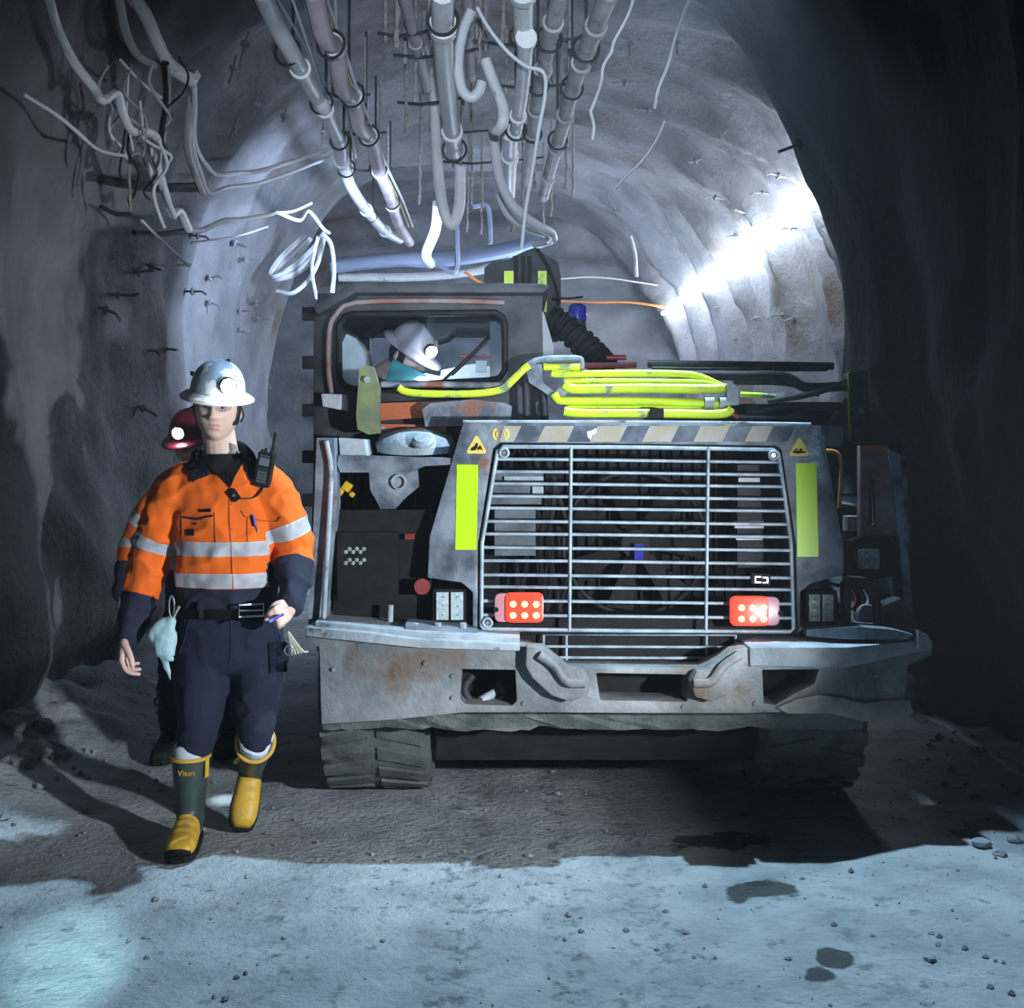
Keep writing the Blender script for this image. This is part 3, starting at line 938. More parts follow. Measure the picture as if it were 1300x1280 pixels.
def solid(name, outline, depth, cuts, Yfun, m, parent, bev=0.006, splits=(), **k):
    """outline and through/blind cuts given in photograph coordinates, each mapped to its own distance, then pushed back"""
    b = bmesh.new()
    S = 0.01
    b_prism(b, [(x * S, 0, -y * S) for x, y in outline], (0, depth, 0))
    if cuts:
        cb = []
        for o_, d0, d1 in cuts:
            c = bmesh.new()
            b_prism(c, [(x * S, d0, -y * S) for x, y in o_], (0, d1 - d0, 0))
            cb.append(c)
        me = boolean(b, cb)
        b = bmesh.new()
        b.from_mesh(me)
    for s in splits:
        bmesh.ops.bisect_plane(b, geom=b.verts[:] + b.edges[:] + b.faces[:], plane_co=(s * S, 0, 0), plane_no=(1, 0, 0))
    for v in b.verts:
        px, py, d = v.co.x / S, -v.co.z / S, v.co.y
        v.co = U(px, py, Yfun(px, py)) + Vector((0, d, 0))
    bmesh.ops.remove_doubles(b, verts=b.verts[:], dist=0.0005)
    if bev:
        bevel(b, bev, 2, 40)
    return obj(name, b, m, parent, **k)


def decal(name, px, m, parent, t=0.003, off=0.0, fun=H, **k):
    b = bmesh.new()
    b_prism(b, [fun(x, y) + Vector((0, off - t, 0)) for x, y in px], (0, t + 0.004, 0))
    return obj(name, b, m, parent, smooth=False, **k)


# hood shell
hood = solid('hood', [(588, 536), (1030, 538), (1047, 556), (1070, 690), (1072, 803), (540, 801), (545, 682)], 0.95,
             [([(634, 562), (986, 566), (992, 572), (1010, 690), (1013, 830), (606, 830), (607, 690), (626, 570)], -0.2, 0.60),
              ([(535, 733), (586, 740), (600, 752), (600, 796), (535, 796)], -0.2, 0.22),
              ([(1016, 752), (1030, 741), (1080, 728), (1080, 797), (1016, 797)], -0.2, 0.22)],
             YF, DUSTY, LD, bev=0.010, label='dusty blue grey hood with worn paint')
for i, x0 in enumerate((664, 731, 797, 862, 927, 982)):
    decal('hazard_stripe', [(x0, 541), (x0 + 28, 541), (x0 + 18, 561), (x0 - 10, 561)], STRIPED, hood, t=0.0015, label='dark slanted hazard stripe' if i == 0 else None)
for i, x0 in enumerate((692, 759, 825, 890, 952)):
    decal('hazard_stripe', [(x0, 541), (x0 + 37, 541), (x0 + 27, 561), (x0 - 10, 561)], STRIPEY, hood, t=0.0012, label='faded yellow hazard stripe' if i == 0 else None)
decal('hazard_stripe', [(640, 541), (662, 541), (652, 561), (634, 561)], STRIPEY, hood, t=0.0012)
for s in (-1, 1):   # worn yellow round mark
    b = bmesh.new()
    for rr, w_ in ((9, 3.2), (4.5, 2.2)):
        for q in range(6):
            a0, a1 = math.radians(-62 + q * 20.6), math.radians(-62 + (q + 1) * 20.6)
            c = []
            for rad, a in ((rr, a0), (rr, a1), (rr - w_, a1), (rr - w_, a0)):
                c.append(H(636 + s * (2 + rad * math.cos(a)), 551.5 + rad * math.sin(a) * 1.05) + Vector((0, -0.003, 0)))
            b_prism(b, c, (0, 0.006, 0))
    obj('yellow_mark', b, WARN, hood, smooth=False, label='worn yellow bracket mark')
decal('paint_chip', [(745, 548), (752, 546), (757, 543), (758, 549), (752, 553), (750, 559), (746, 555)], WHITEP, hood, t=0.002, label='white paint chip')
# lip along the hood top
tube('hood_lip', [H(588, 536, .01), H(760, 536, .01), H(900, 537, .01), H(1030, 539, .01)], 0.008, DUST2, hood, n=2)

# reflectors and warning triangles
for px in ([(580, 590), (607, 590), (605, 698), (578, 698)], [(1010, 588), (1036, 588), (1039, 707), (1012, 707)]):
    decal('reflector', px, REFL, LD, t=0.003, label='bright yellow green reflector strip')
for cx, cy in ((605, 566), (1014.5, 569)):
    w_ = decal('warning_sign', [(cx, cy - 13), (cx + 2, cy - 12), (cx + 12.5, cy + 7), (cx + 11, cy + 10), (cx - 11, cy + 10), (cx - 12.5, cy + 7), (cx - 2, cy - 12)], WARN, LD, t=0.003, label='yellow warning triangle with a black pictogram')
    if cx < 700:
        gl_ = [[(-8, 6), (-6, 2), (-3, 1), (-2, 6)], [(-3, 1), (0, -4), (2, -3), (1, 3), (-2, 6)], [(1, 3), (5, -1), (6, 1), (8, 6), (4, 4), (2, 6)]]
    else:
        gl_ = [[(-8, 6), (-8, 3), (0, 3), (2, 0), (4, 1), (3, 4), (8, 4), (7, 6), (-2, 7)], [(-7, 2), (-4, 0), (-1, 2)]]
    for p in gl_:
        decal('pictogram', [(cx + a, cy + b_) for a, b_ in p], BLACK, w_, t=0.0045)

# ---- grille
GR = solid('grille_surround', [(630, 560), (988, 565), (994, 570), (1012, 690), (1016, 806), (602, 806), (604, 690), (622, 568)], 0.03,
           [([(636, 567), (985, 570), (989, 574), (1004, 690), (1007, 800), (612, 800), (614, 690), (630, 573)], -0.1, 0.2)], lambda x, y: YF(x, y) + 0.012, BLACK, LD, bev=0.004)


def gl_x(py):
    return 633 + (612 - 633) * min(1, (py - 566) / 122) if py < 688 else 612 - (py - 688) * 0.02


def gr_x(py):
    return 987 + (1004 - 987) * min(1, (py - 570) / 120) if py < 690 else 1004 + (py - 690) * 0.03


frame = [(639, 567), (810, 568), (982, 571), (988, 576), (996, 630), (1004, 690), (1007, 798), (1003, 802), (806, 801), (614, 799), (611, 795), (612, 690), (622, 630), (632, 572)]
tube('grille_frame', [H(x, y, 0.0) for x, y in frame], 0.0085, BARM, GR, closed=True, seg=8)
for yy in (583, 599, 614, 630, 645, 662, 678, 695, 712, 730, 745, 763, 781):
    tube('grille_bar', [H(gl_x(yy), yy, 0.0), H(725, yy + 1 + rnd.uniform(-.6, .6), 0.002), H(898, yy + 3, 0.002), H(gr_x(yy + 4), yy + 4, 0.0)], 0.0068, BARM, GR, n=2, seg=8)
for xa, xb in ((725, 723), (899, 896)):
    tube('grille_upright', [H(xa, 568, -0.006), H((xa + xb) / 2, 690, -0.006), H(xb, 801, -0.006)], 0.0068, BARM, GR, n=2, seg=8)
for x, y in ((640, 575), (981, 578), (619, 790)):
    c = H(x, y, -0.012)
    b = bmesh.new()
    b_tube(b, ring_pts(c, (0, 1, 0), 0.017, 16), 0.006, 8, closed=True)
    ob = obj('grille_eye', b, BARM, GR)
    cyl('eye_bolt', c + Vector((0, 0.02, 0)), c - Vector((0, 0.006, 0)), 0.009, CHROME, GR, seg=8)
# lower small grille
for yy in (806, 822, 836):
    tube('grille_bar', [U(690, yy - 1, 4.70), U(720, yy - 1, 4.70), U(934, yy, 4.70)], 0.0062, BARM, GR, n=2, seg=8)
for xx in (690, 719, 897, 934):
    tube('grille_upright', [U(xx, 803, 4.705), U(xx, 820, 4.705), U(xx, 838, 4.705)], 0.006, BARM, GR, n=2, seg=8)

# ---- behind the grille
RD = box('radiator', (U(606, 0, 5.05).x, 5.06, 0.70), (U(1015, 0, 5.05).x, 5.14, 1.56), RADIATOR, LD, bev=0.01)
for i in range(26):
    x = U(640 + i * 13.4, 0, 5.05).x
    box('radiator_fin', (x - 0.004, 5.035, 0.72), (x + 0.004, 5.065, 1.52), RADIATOR, RD, bev=0)
fc = U(806, 690, 4.95)
b = bmesh.new()
b_tube(b, ring_pts(fc, (0, 1, 0), 0.30, 40, flat=(1, 0, 0)), 0.012, 6, closed=True)
fan = obj('fan_ring', b, BLACK, LD)
cyl('fan_hub', fc + Vector((0, .04, 0)), fc - Vector((0, 0.03, 0)), 0.06, BLACK, fan, bev=.008)
for i in range(7):
    a = i * 2 * math.pi / 7
    b = bmesh.new()
    u = Vector((math.cos(a), 0, math.sin(a)))
    v = Vector((-math.sin(a), 0.5, math.cos(a)))
    b_prism(b, [fc + u * .05 - v * .02, fc + u * .28 - v * .06, fc + u * .28 + v * .06, fc + u * .05 + v * .02], (0, .006, 0))
    obj('fan_blade', b, BLACK, fan, smooth=False)
for lo_, hi_, m, lab in (((622, 600), (690, 640), DARKP, None), ((628, 645), (680, 705), DARKP, None), ((935, 590), (990, 720), DARKP, None)):
    p, q = U(*lo_, 4.92), U(*hi_, 4.92)
    box('housing_block', (p.x, 4.90, q.z), (q.x, 5.06, p.z), mat('housing_grey', (0.05, 0.065, 0.08), (0.13, 0.16, 0.19), rough=.6, scale=10) if lo_[0] < 630 else m, LD, bev=.008)
for (x0, y0, x1, y1) in ((933, 662, 970, 671), (935, 680, 968, 686), (938, 607, 965, 612), (950, 697, 968, 701), (640, 605, 690, 612), (676, 618, 690, 630)):
    p, q = U(x0, y0, 4.88), U(x1, y1, 4.88)
    box('sticker', (p.x, 4.885, q.z), (q.x, 4.90, p.z), WHITEP if x0 > 700 else DUST2, LD, bev=0, label='pale sticker behind the grille')
p, q = U(805, 690, 4.9), U(816, 713, 4.9)
box('blue_tag', (p.x, 4.885, q.z), (q.x, 4.90, p.z), BLUEL, LD, bev=0, label='dark blue tag behind the grille')
# cables behind the grille
for i in range(5):
    x0 = 650 + i * 14
    tube('cooling_hose', [U(x0, 575, 4.93), U(x0 + rnd.uniform(-20, 30), 640, 4.92), U(x0 + rnd.uniform(-20, 40), 700, 4.93), U(x0 + rnd.uniform(0, 30), 790, 4.93)], 0.012, BLACK, LD, n=4, seg=6)
# small plate with a mark
pl = decal('badge', [(953, 727), (977, 729), (977, 743), (953, 741)], BLACK, LD, off=-0.012, t=0.004, label='small black badge with a pale outline')
for seg_ in ([(957, 731), (965, 731), (965, 732.5), (957, 732.5)], [(957, 738), (965, 738), (965, 739.5), (957, 739.5)], [(957, 731), (958.5, 731), (958.5, 739), (957, 739)], [(967, 732), (974, 732), (974, 733.5), (967, 733.5)], [(967, 738.5), (974, 738.5), (974, 740), (967, 740)], [(972.5, 732), (974, 732), (974, 740), (972.5, 740)]):
    decal('badge_mark', seg_, CHROME, pl, off=-0.0165, t=0.002)

# ---- tail lamps
for cx, cy, s in ((659, 772, 1), (959, 776.5, -1)):
    def rr(x0, y0, x1, y1, r=5):
        o_ = []
        for qx, qy, a in ((x1 - r, y0 + r, -90), (x1 - r, y1 - r, 0), (x0 + r, y1 - r, 90), (x0 + r, y0 + r, 180)):
            for t in range(4):
                an = math.radians(a + 30 * t)
                o_.append((qx + r * math.cos(an), qy + r * math.sin(an)))
        return o_
    tl = solid('tail_lamp', rr(cx - 31, cy - 18, cx + 31, cy + 18, 7), 0.05, [], lambda x, y: YF(x, y) - 0.045, REDEND, LD, bev=0.005, label='red tail lamp with six lit diodes')
    x0, x1 = (cx - 17, cx + 31) if s > 0 else (cx - 31, cx + 17)
    solid('red_lens', rr(x0, cy - 18.6, x1, cy + 18.6, 6), 0.03, [], lambda x, y: YF(x, y) - 0.056, REDL, tl, bev=0.005, label='glowing red lens')
    ex = cx - 29 if s > 0 else cx + 29
    cyl('lens_notch', H(ex, cy, -0.052), H(ex, cy, -0.02), 0.010, BLACK, tl, seg=12)
    for i in range(3):
        for j in (-1, 1):
            xx = (cx - 7.5 + i * 14.5) if s > 0 else (cx - 21 + i * 14)
            c = H(xx, cy + j * 7, -0.056)
            b = bmesh.new()
            b_lathe(b, c + Vector((0, .004, 0)), (0, -1, 0), [(0.0125, 0), (0.0125, 0.005), (0.008, 0.010), (0.002, 0.011)], 12)
            obj('diode', b, AMBER, tl)

# ---- work lamps in the hood corners
for x0, y0, x1, y1, m in ((554, 752, 588, 787, LENS), (1027, 755, 1058, 789, LENSD)):
    p, q = U(x0 - 4, y0 - 4, 4.72), U(x1 + 4, y1 + 4, 4.72)
    wl = box('work_lamp', (p.x, 4.71, q.z), (q.x, 4.80, p.z), BLACK, LD, bev=.008, label='square twin work lamp set into the hood corner')
    mid = (x0 + x1) / 2
    for a, b_ in ((x0, mid - 1.5), (mid + 1.5, x1)):
        p, q = U(a, y0, 4.70), U(b_, y1, 4.70)
        box('lamp_glass', (p.x, 4.698, q.z), (q.x, 4.72, p.z), m, wl, bev=.003)
        for r_ in range(3):
            c = U((a + b_) / 2, y0 + 6 + r_ * (y1 - y0 - 12) / 2, 4.697)
            b = bmesh.new()
            b_lathe(b, c + Vector((0, .003, 0)), (0, -1, 0), [(0.015, 0), (0.013, 0.003), (0.003, 0.002)], 10)
            obj('lamp_reflector', b, m, wl)

# ---- bumper
XB = 785


def YB(px, py):
    d = max(0.0, abs(px - XB) - 235) / 165.0
    return 4.50 + (0.10 if px < XB else 0.30) * min(d, 1.3) ** 1.5


BP = solid('bumper', [(387, 797), (460, 803), (530, 812), (672, 821), (720, 848), (893, 850), (945, 824), (1075, 822), (1183, 812), (1184, 832), (1152, 846), (1150, 892), (1160, 906), (1130, 917), (1096, 915), (1040, 903), (950, 906), (830, 906), (700, 905), (590, 905), (500, 914), (408, 920), (405, 822), (388, 814)], 0.16,
           [([(586, 850), (654, 851), (656, 890), (650, 896), (590, 894), (584, 888)], -0.2, 0.5),
            ([(757, 855), (874, 857), (872, 891), (762, 889)], -0.2, 0.5),
            ([(968, 851), (1040, 850), (1034, 868), (1010, 880), (984, 895), (970, 893)], -0.2, 0.5)],
           YB, STEEL, LD, bev=0.009, splits=(430, 470, 510, 550, 1020, 1050, 1080, 1110, 1140), label='worn steel bumper beam')
solid('bumper_ledge', [(388, 797), (460, 803), (530, 812), (660, 818), (660, 827), (530, 823), (388, 808)], 0.30, [], lambda x, y: YB(x, y) - 0.03, DUST2, BP, bev=0.006, splits=(430, 470, 510, 550))
solid('bumper_ledge', [(952, 822), (1075, 822), (1183, 812), (1184, 824), (1120, 838), (1075, 848), (952, 846)], 0.30, [], lambda x, y: YB(x, y) - 0.03, DUST2, BP, bev=0.006, splits=(1020, 1050, 1080, 1110, 1140))
solid('bumper_step', [(400, 789), (530, 803), (660, 810), (660, 816), (530, 810), (400, 796)], 0.34, [], lambda x, y: YB(x, y) + 0.02, DUST2, BP, bev=0.004, splits=(470, 550))
for pts in ([(668, 821), (690, 822), (722, 848), (742, 850), (750, 864), (747, 884), (724, 892), (700, 884), (676, 862), (667, 846)], [(950, 823), (930, 826), (900, 850), (884, 852), (876, 866), (882, 886), (904, 892), (924, 884), (946, 862), (951, 846)]):
    lg = solid('tow_lug', pts, 0.10, [], lambda x, y: 4.44, STEEL, BP, bev=0.014)
    cx = sum(p[0] for p in pts) / len(pts)
    s = 1 if cx < 800 else -1
    tube('lug_ridge', [U(cx - 24 * s, 832, 4.43), U(cx - 4 * s, 846, 4.425), U(cx + 12 * s, 866, 4.425), U(cx + 34 * s, 868, 4.43)], 0.018, STEEL, lg, n=4, seg=8)
box('tow_pocket', (U(575, 0, 4.75).x, 4.74, 0.40), (U(1040, 0, 4.75).x, 4.80, 0.82), BLACK, LD, bev=.005)
tube('tow_ring', [U(600, 858, 4.62), U(590, 874, 4.60), U(600, 892, 4.6), U(628, 895, 4.6), U(644, 880, 4.6), U(632, 864, 4.62)], 0.016, DARKP, BP, n=5)
cyl('tow_pin', U(610, 890, 4.58), U(637, 874, 4.66), 0.017, DUST2, BP, seg=12, bev=.004)
for x, y in ((424, 850), (540, 842), (575, 858), (575, 886), (665, 893), (868, 897), (958, 893), (1110, 858)):
    p = U(x, y, YB(x, y))
    cyl('bumper_bolt', p + Vector((0, .01, 0)), p - Vector((0, 0.008, 0)), 0.009, STEEL, BP, seg=6)
# mud packed under the bumper
b = bmesh.new()
top, bot = [], []
n_ = 60
for i in range(n_ + 1):
    px = 410 + (1095 - 410) * i / n_
    top.append(U(px, 902, 4.60))
    bot.append(U(px, 926 + 8 * noise.noise(Vector((i * .22, 3, 0))) + 4 * noise.noise(Vector((i * .8, 1, 0))), 4.66 + 0.02 * noise.noise(Vector((i * .5, 0, 4)))))
b_prism(b, top + bot[::-1], (0, 0.25, 0))
obj('mud_crust', b, MUD, LD, smooth=False, label='dark mud packed under the bumper')
solid('mud_crust', [(985, 899), (1010, 888), (1040, 882), (1072, 886), (1095, 893), (1130, 889), (1156, 888), (1160, 906), (1130, 919), (1098, 917), (1060, 907), (1000, 907)], 0.05, [], lambda x, y: YB(x, y) - 0.02, MUDP, LD, bev=0.010, splits=(1020, 1050, 1080, 1110, 1140), label='pale mud caked on the bumper corner')

# ---- wheels and belly
def wheel(x0, x1, cy, R, name='wheel'):
    wd = (x1 - x0)
    b = bmesh.new()
    c = Vector((x0, cy, R))
    prof = [(R * .5, 0.02), (R * .82, 0.0), (R * .93, wd * .04), (R * .97, wd * .12), (R * .975, wd * .5), (R * .97, wd * .88), (R * .93, wd * .96), (R * .82, wd), (R * .5, wd - .02)]
    b_lathe(b, c, (1, 0, 0), prof, 48, flat=(0, 0, 1))
    for i in range(26):
        a = i * 2 * math.pi / 26
        for h0, h1, sk in ((0.04, 0.46, 0.10), (0.54, 0.96, -0.10)):
            q = []
            for hh, aa in ((h0, a), (h1, a + sk), (h1, a + sk + .13), (h0, a + .13)):
                q.append(c + Vector((wd * hh, math.sin(aa) * R * .965, math.cos(aa) * R * .965)))
            nv = Vector((0, math.sin(a + .06), math.cos(a + .06))) * (R * .03)
            b_prism(b, q, nv)
    t = obj(name, b, TYRE, LD, angle=40)
    cc = Vector(((x0 + x1) / 2, cy, R))
    b = bmesh.new()
    b_lathe(b, Vector((x0 + .03, cy, R)), (1, 0, 0), [(R * .5, 0), (R * .5, .03), (R * .35, .08), (R * .2, .05), (R * .2, wd - .06)], 24)
    obj('wheel_rim', b, DARKP, t)
    return t


wheel(-0.80, -0.34, 5.27, 0.50)
wheel(1.03, 1.47, 5.27, 0.50)
wheel(-0.84, -0.38, 8.0, 0.56)
wheel(1.00, 1.44, 8.0, 0.56)
box('axle', (-0.36, 5.05, 0.42), (1.05, 5.40, 0.70), BLACK, LD, bev=.03)
box('belly_plate', (-0.32, 5.0, 0.18), (1.02, 6.4, 0.42), BLACK, LD, bev=.03)
box('chassis', (-0.36, 4.82, 0.42), (1.05, 8.6, 0.82), BLACK, LD, bev=.02)
box('front_body', (-0.85, 6.9, 0.75), (1.55, 8.9, 1.42), DARKP, LD, bev=.04)
box('engine_deck', (-0.10, 5.62, 0.80), (1.20, 7.0, 1.50), DARKP, LD, bev=.03)

# ---- left hand compartment under the cab
box('compartment_back', (U(424, 0, 4.82).x, 4.80, 0.66), (U(548, 0, 4.82).x, 4.83, 1.25), BLACK, LD, bev=.005)
box('compartment_back', (U(398, 0, 5.30).x, 5.40, 1.2), (U(560, 0, 5.4).x, 5.46, 1.56), BLACK, LD, bev=.005)
box('compartment_floor', (-0.77, 4.66, 0.70), (-0.30, 5.42, 0.745), DUSTY, LD, bev=.006)
plate('corner_post', [(402, 556), (424, 556), (428, 640), (414, 790), (391, 792), (396, 700), (399, 640)], 4.72, 0.10, DUSTY, LD, bev=.012)
tube('post_edge', [U(414, 560, 4.70), U(420, 600, 4.70), U(416, 690, 4.69), U(411, 785, 4.68)], 0.010, DUST2, LD, n=4)
plate('shelf', [(430, 578), (572, 582), (572, 590), (538, 592), (520, 600), (432, 600), (428, 590)], 4.76, 0.16, DUSTY, LD, bev=.008)
plate('bracket', [(430, 556), (462, 558), (466, 580), (432, 578)], 4.80, 0.20, DUST2, LD, bev=.01)
b = bmesh.new()
c = U(528, 572, 5.0)
prof = [(0.165, 0), (0.17, .03), (0.15, .06), (0.09, 0.085), (0.03, .095)]
b_lathe(b, c, (0, -0.15, 1), prof, 24, sx=0.8, flat=(1, 0, 0))
ac = obj('air_cleaner', b, DUST2, LD, label='dust covered round air cleaner lid')
b = bmesh.new()
b_lathe(b, U(537, 563, 4.86), (0, -0.6, 1), [(0.045, 0), (0.048, .015), (0.035, .028), (0.012, .03)], 20)
obj('lid_knob', b, DUST2, ac)
plate('fender_shield', [(468, 596), (505, 600), (530, 596), (532, 618), (515, 632), (496, 652), (484, 648), (470, 622)], 4.88, 0.03, DUSTY, LD, bev=.008, label='dusty curved shield')
tube('shield_ring', ring_pts(U(506, 612, 4.865), (0, 1, 0), 0.028, 18), 0.004, DUST2, LD, closed=True)
b = bmesh.new()
for x, y, s in ((432, 624, .014), (441, 618, .018), (447, 628, .010)):
    bmesh.ops.create_cube(b, size=s * 2, matrix=Matrix.Translation(U(x, y, 4.95)) @ Matrix.Rotation(.6, 4, 'Y'))
bevel(b, .003)
obj('yellow_valve', b, mat('valve_yellow', (0.72, 0.48, 0.02), rough=.4), LD, label='small yellow valve')
for i in range(7):
    x0 = 440 + i * 14
    tube('hydraulic_hose', [U(x0, 605, 5.25), U(x0 + rnd.uniform(-8, 14), 660, 5.15), U(x0 + rnd.uniform(-10, 20), 720, 5.1), U(x0 + rnd.uniform(0, 20), 785, 5.05)], 0.014, BLACK, LD, n=4, seg=7)
wl = box('work_lamp', (U(428, 0, 4.74).x, 4.74, U(0, 762, 4.74).z), (U(505, 0, 4.74).x, 4.80, U(0, 676, 4.74).z), BLACK, LD, bev=.012, label='black work lamp box in the open compartment')
for j, yy in enumerate((698, 712)):
    for i in range(6):
        c = U(439 + i * 4.6, yy + (3 if i % 2 == 0 else -1), 4.738)
        b = bmesh.new()
        b_lathe(b, c + Vector((0, .006, 0)), (0, -1, 0), [(0.0085, 0), (0.0085, .005), (0.004, .008)], 10)
        obj('diode', b, LENSD, wl)
cyl('side_marker', U(536, 745, 4.78), U(536, 745, 4.70), 0.032, REDD, LD, bev=.006, label='dull red round marker')
box('red_tag', (U(514, 0, 4.77).x, 4.77, U(0, 685, 4.77).z), (U(526, 0, 4.77).x, 4.80, U(0, 678, 4.77).z), REDD, LD, bev=.002)
box('red_tag', (U(426, 0, 4.77).x, 4.77, U(0, 680, 4.77).z), (U(436, 0, 4.77).x, 4.80, U(0, 677, 4.77).z), mat('faded_red', (.5, .2, .2), rough=.6), LD, bev=.001)
cyl('stay_rod', U(495, 798, 4.72), U(496, 768, 4.72), 0.012, DUST2, LD, seg=8)
plate('foot_plate', [(515, 792), (545, 795), (606, 800), (606, 807), (515, 801)], 4.58, 0.14, DUSTY, LD, bev=.005)
for x in (556, 588, 527):
    cyl('plate_bolt', U(x, 798, 4.60), U(x, 791, 4.60), 0.014, DUST2, LD, seg=6)

# ---- cab
def YCAB(x, y):
    return 5.12


CB = solid('cab_frame', [(398, 392), (450, 362), (688, 364), (690, 470), (690, 575), (560, 575), (430, 575), (428, 640), (416, 785), (392, 785), (397, 600)], 0.10,
           [([(430, 412), (438, 402), (446, 399), (630, 397), (639, 403), (641, 412), (641, 470), (634, 480), (620, 483), (560, 486), (450, 494), (438, 490), (431, 480)], -0.2, 0.4)],
           YCAB, DARKP, LD, bev=0.012, label='dark cab frame with rust along its edges')
win = [(430, 412), (438, 402), (446, 399), (630, 397), (639, 403), (641, 412), (641, 470), (634, 480), (620, 483), (560, 486), (450, 494), (438, 490), (431, 480)]
tube('window_seal', [U(x, y, 5.105) for x, y in win], 0.014, BLACK, CB, closed=True, seg=8)
tube('window_trim', [U(421, 500, 5.10), U(417, 470, 5.10), U(418, 420, 5.10), U(426, 400, 5.10), U(452, 384, 5.10), U(560, 382, 5.10), U(640, 384, 5.10)], 0.012, RUSTP, CB, n=3)
b = bmesh.new()
b_prism(b, [U(x, y, 5.15) for x, y in win], (0, 0.006, 0))
obj('rear_window', b, gm, LD, smooth=False, label='clear cab window pane')
# roof slab
solid('cab_roof', [(397, 388), (402, 384), (449, 358), (460, 357), (690, 360), (699, 364), (690, 372), (452, 372), (402, 400)], 1.55, [], lambda x, y: 5.02, DARKP, LD, bev=0.010)
# side and front walls of the cab, with openings
xl, xr = U(400, 0, 5.14).x, U(688, 0, 5.14).x
for x, name in ((xl, 'cab_side'), (xr - .05, 'cab_side')):
    for lo_, hi_ in (((x, 5.2, .8), (x + .05, 6.5, 1.72)), ((x, 5.2, 2.02), (x + .05, 6.5, 2.18)), ((x, 5.2, 1.70), (x + .05, 5.32, 2.04)), ((x, 6.4, 1.70), (x + .05, 6.5, 2.04))):
        box(name, lo_, hi_, DARKP, LD, bev=.006)
for lo_, hi_ in (((xl, 6.46, .8), (xr, 6.52, 1.74)), ((xl, 6.46, 2.1), (xr, 6.52, 2.2)), ((xl, 6.46, 1.7), (xl + .08, 6.52, 2.15)), ((xr - .2, 6.46, 1.7), (xr, 6.52, 2.15))):
    box('cab_front', lo_, hi_, DARKP, LD, bev=.006)
box('cab_floor', (xl, 5.2, 0.80), (xr, 6.5, 0.86), DARKP, LD, bev=.004)
plate('cab_liner', [(545, 398), (640, 398), (640, 412), (606, 416), (580, 416), (566, 428), (552, 432), (540, 412)], 5.62, 0.3, mat('cab_liner', (0.03, 0.035, 0.045), rough=.7), LD, bev=.02)
plate('cab_pillar', [(622, 398), (642, 398), (642, 482), (622, 482)], 5.50, 0.06, mat('cab_pillar', (0.07, 0.09, 0.12), (0.13, 0.16, 0.2), rough=.6, scale=6), LD, bev=.01)
plate('control_panel', [(560, 470), (600, 462), (640, 468), (642, 500), (555, 500)], 5.7, 0.25, WHITEP, LD, bev=.015)
plate('monitor', [(604, 458), (618, 458), (618, 472), (604, 472)], 5.6, 0.03, WHITEP, LD, bev=.004)
tube('red_strap', [U(585, 452, 5.66), U(600, 453, 5.66), U(622, 454, 5.66)], 0.006, REDD, LD, n=2)
# seat
st = plate('seat_back', [(432, 440), (440, 424), (452, 430), (461, 445), (463, 466), (458, 500), (436, 506), (430, 480)], 5.55, 0.34, SEATM, LD, bev=.03, label='pale covered seat back')
box('seat_cushion', (U(440, 0, 5.7).x, 5.45, 1.28), (U(560, 0, 5.7).x, 6.0, 1.44), BLACK, LD, bev=.03)
# wiper
wp = tube('wiper_arm', [U(562, 484, 5.08), U(590, 458, 5.085), U(621, 429, 5.09)], 0.007, BLACK, LD, n=2, seg=6)
tube('wiper_blade', [U(573, 476, 5.105), U(598, 452, 5.11), U(622, 427, 5.115)], 0.009, BLACK, wp, n=2, seg=6)
# rubber buffers on the cab edge
for yy in (398, 460, 521, 580, 635):
    p, q = U(384, yy - 8, 5.13), U(400, yy + 8, 5.13)
    box('rubber_buffer', (p.x, 5.12, q.z), (q.x, 5.18, p.z), BLACK, LD, bev=.008)

# ---- between cab and hood
plate('orange_panel', [(482, 512), (600, 508), (600, 526), (540, 530), (482, 534)], 5.06, 0.05, ORANGEP, LD, bev=.005, label='orange painted panel under the cab window')
plate('orange_panel', [(482, 538), (566, 540), (566, 556), (482, 554)], 5.05, 0.06, ORANGEP, LD, bev=.005, label='orange painted lower panel')
plate('grey_cover', [(536, 520), (546, 512), (600, 507), (642, 512), (650, 516), (648, 540), (540, 542)], 4.98, 0.20, DUSTY, LD, bev=.012, label='grey dusty cover')
plate('dusty_bracket', [(408, 500), (440, 501), (441, 522), (410, 516)], 5.04, 0.06, DUST2, LD, bev=.006)
gb = plate('green_bracket', [(456, 468), (464, 464), (474, 466), (482, 492), (482, 550), (468, 552), (454, 545), (452, 530)], 4.95, 0.05, YGD, LD, bev=.008, label='dirty yellow green upright bracket')
cyl('bracket_pin', U(466, 482, 4.96), U(466, 482, 4.93), 0.014, DUST2, gb, seg=10, bev=.003)

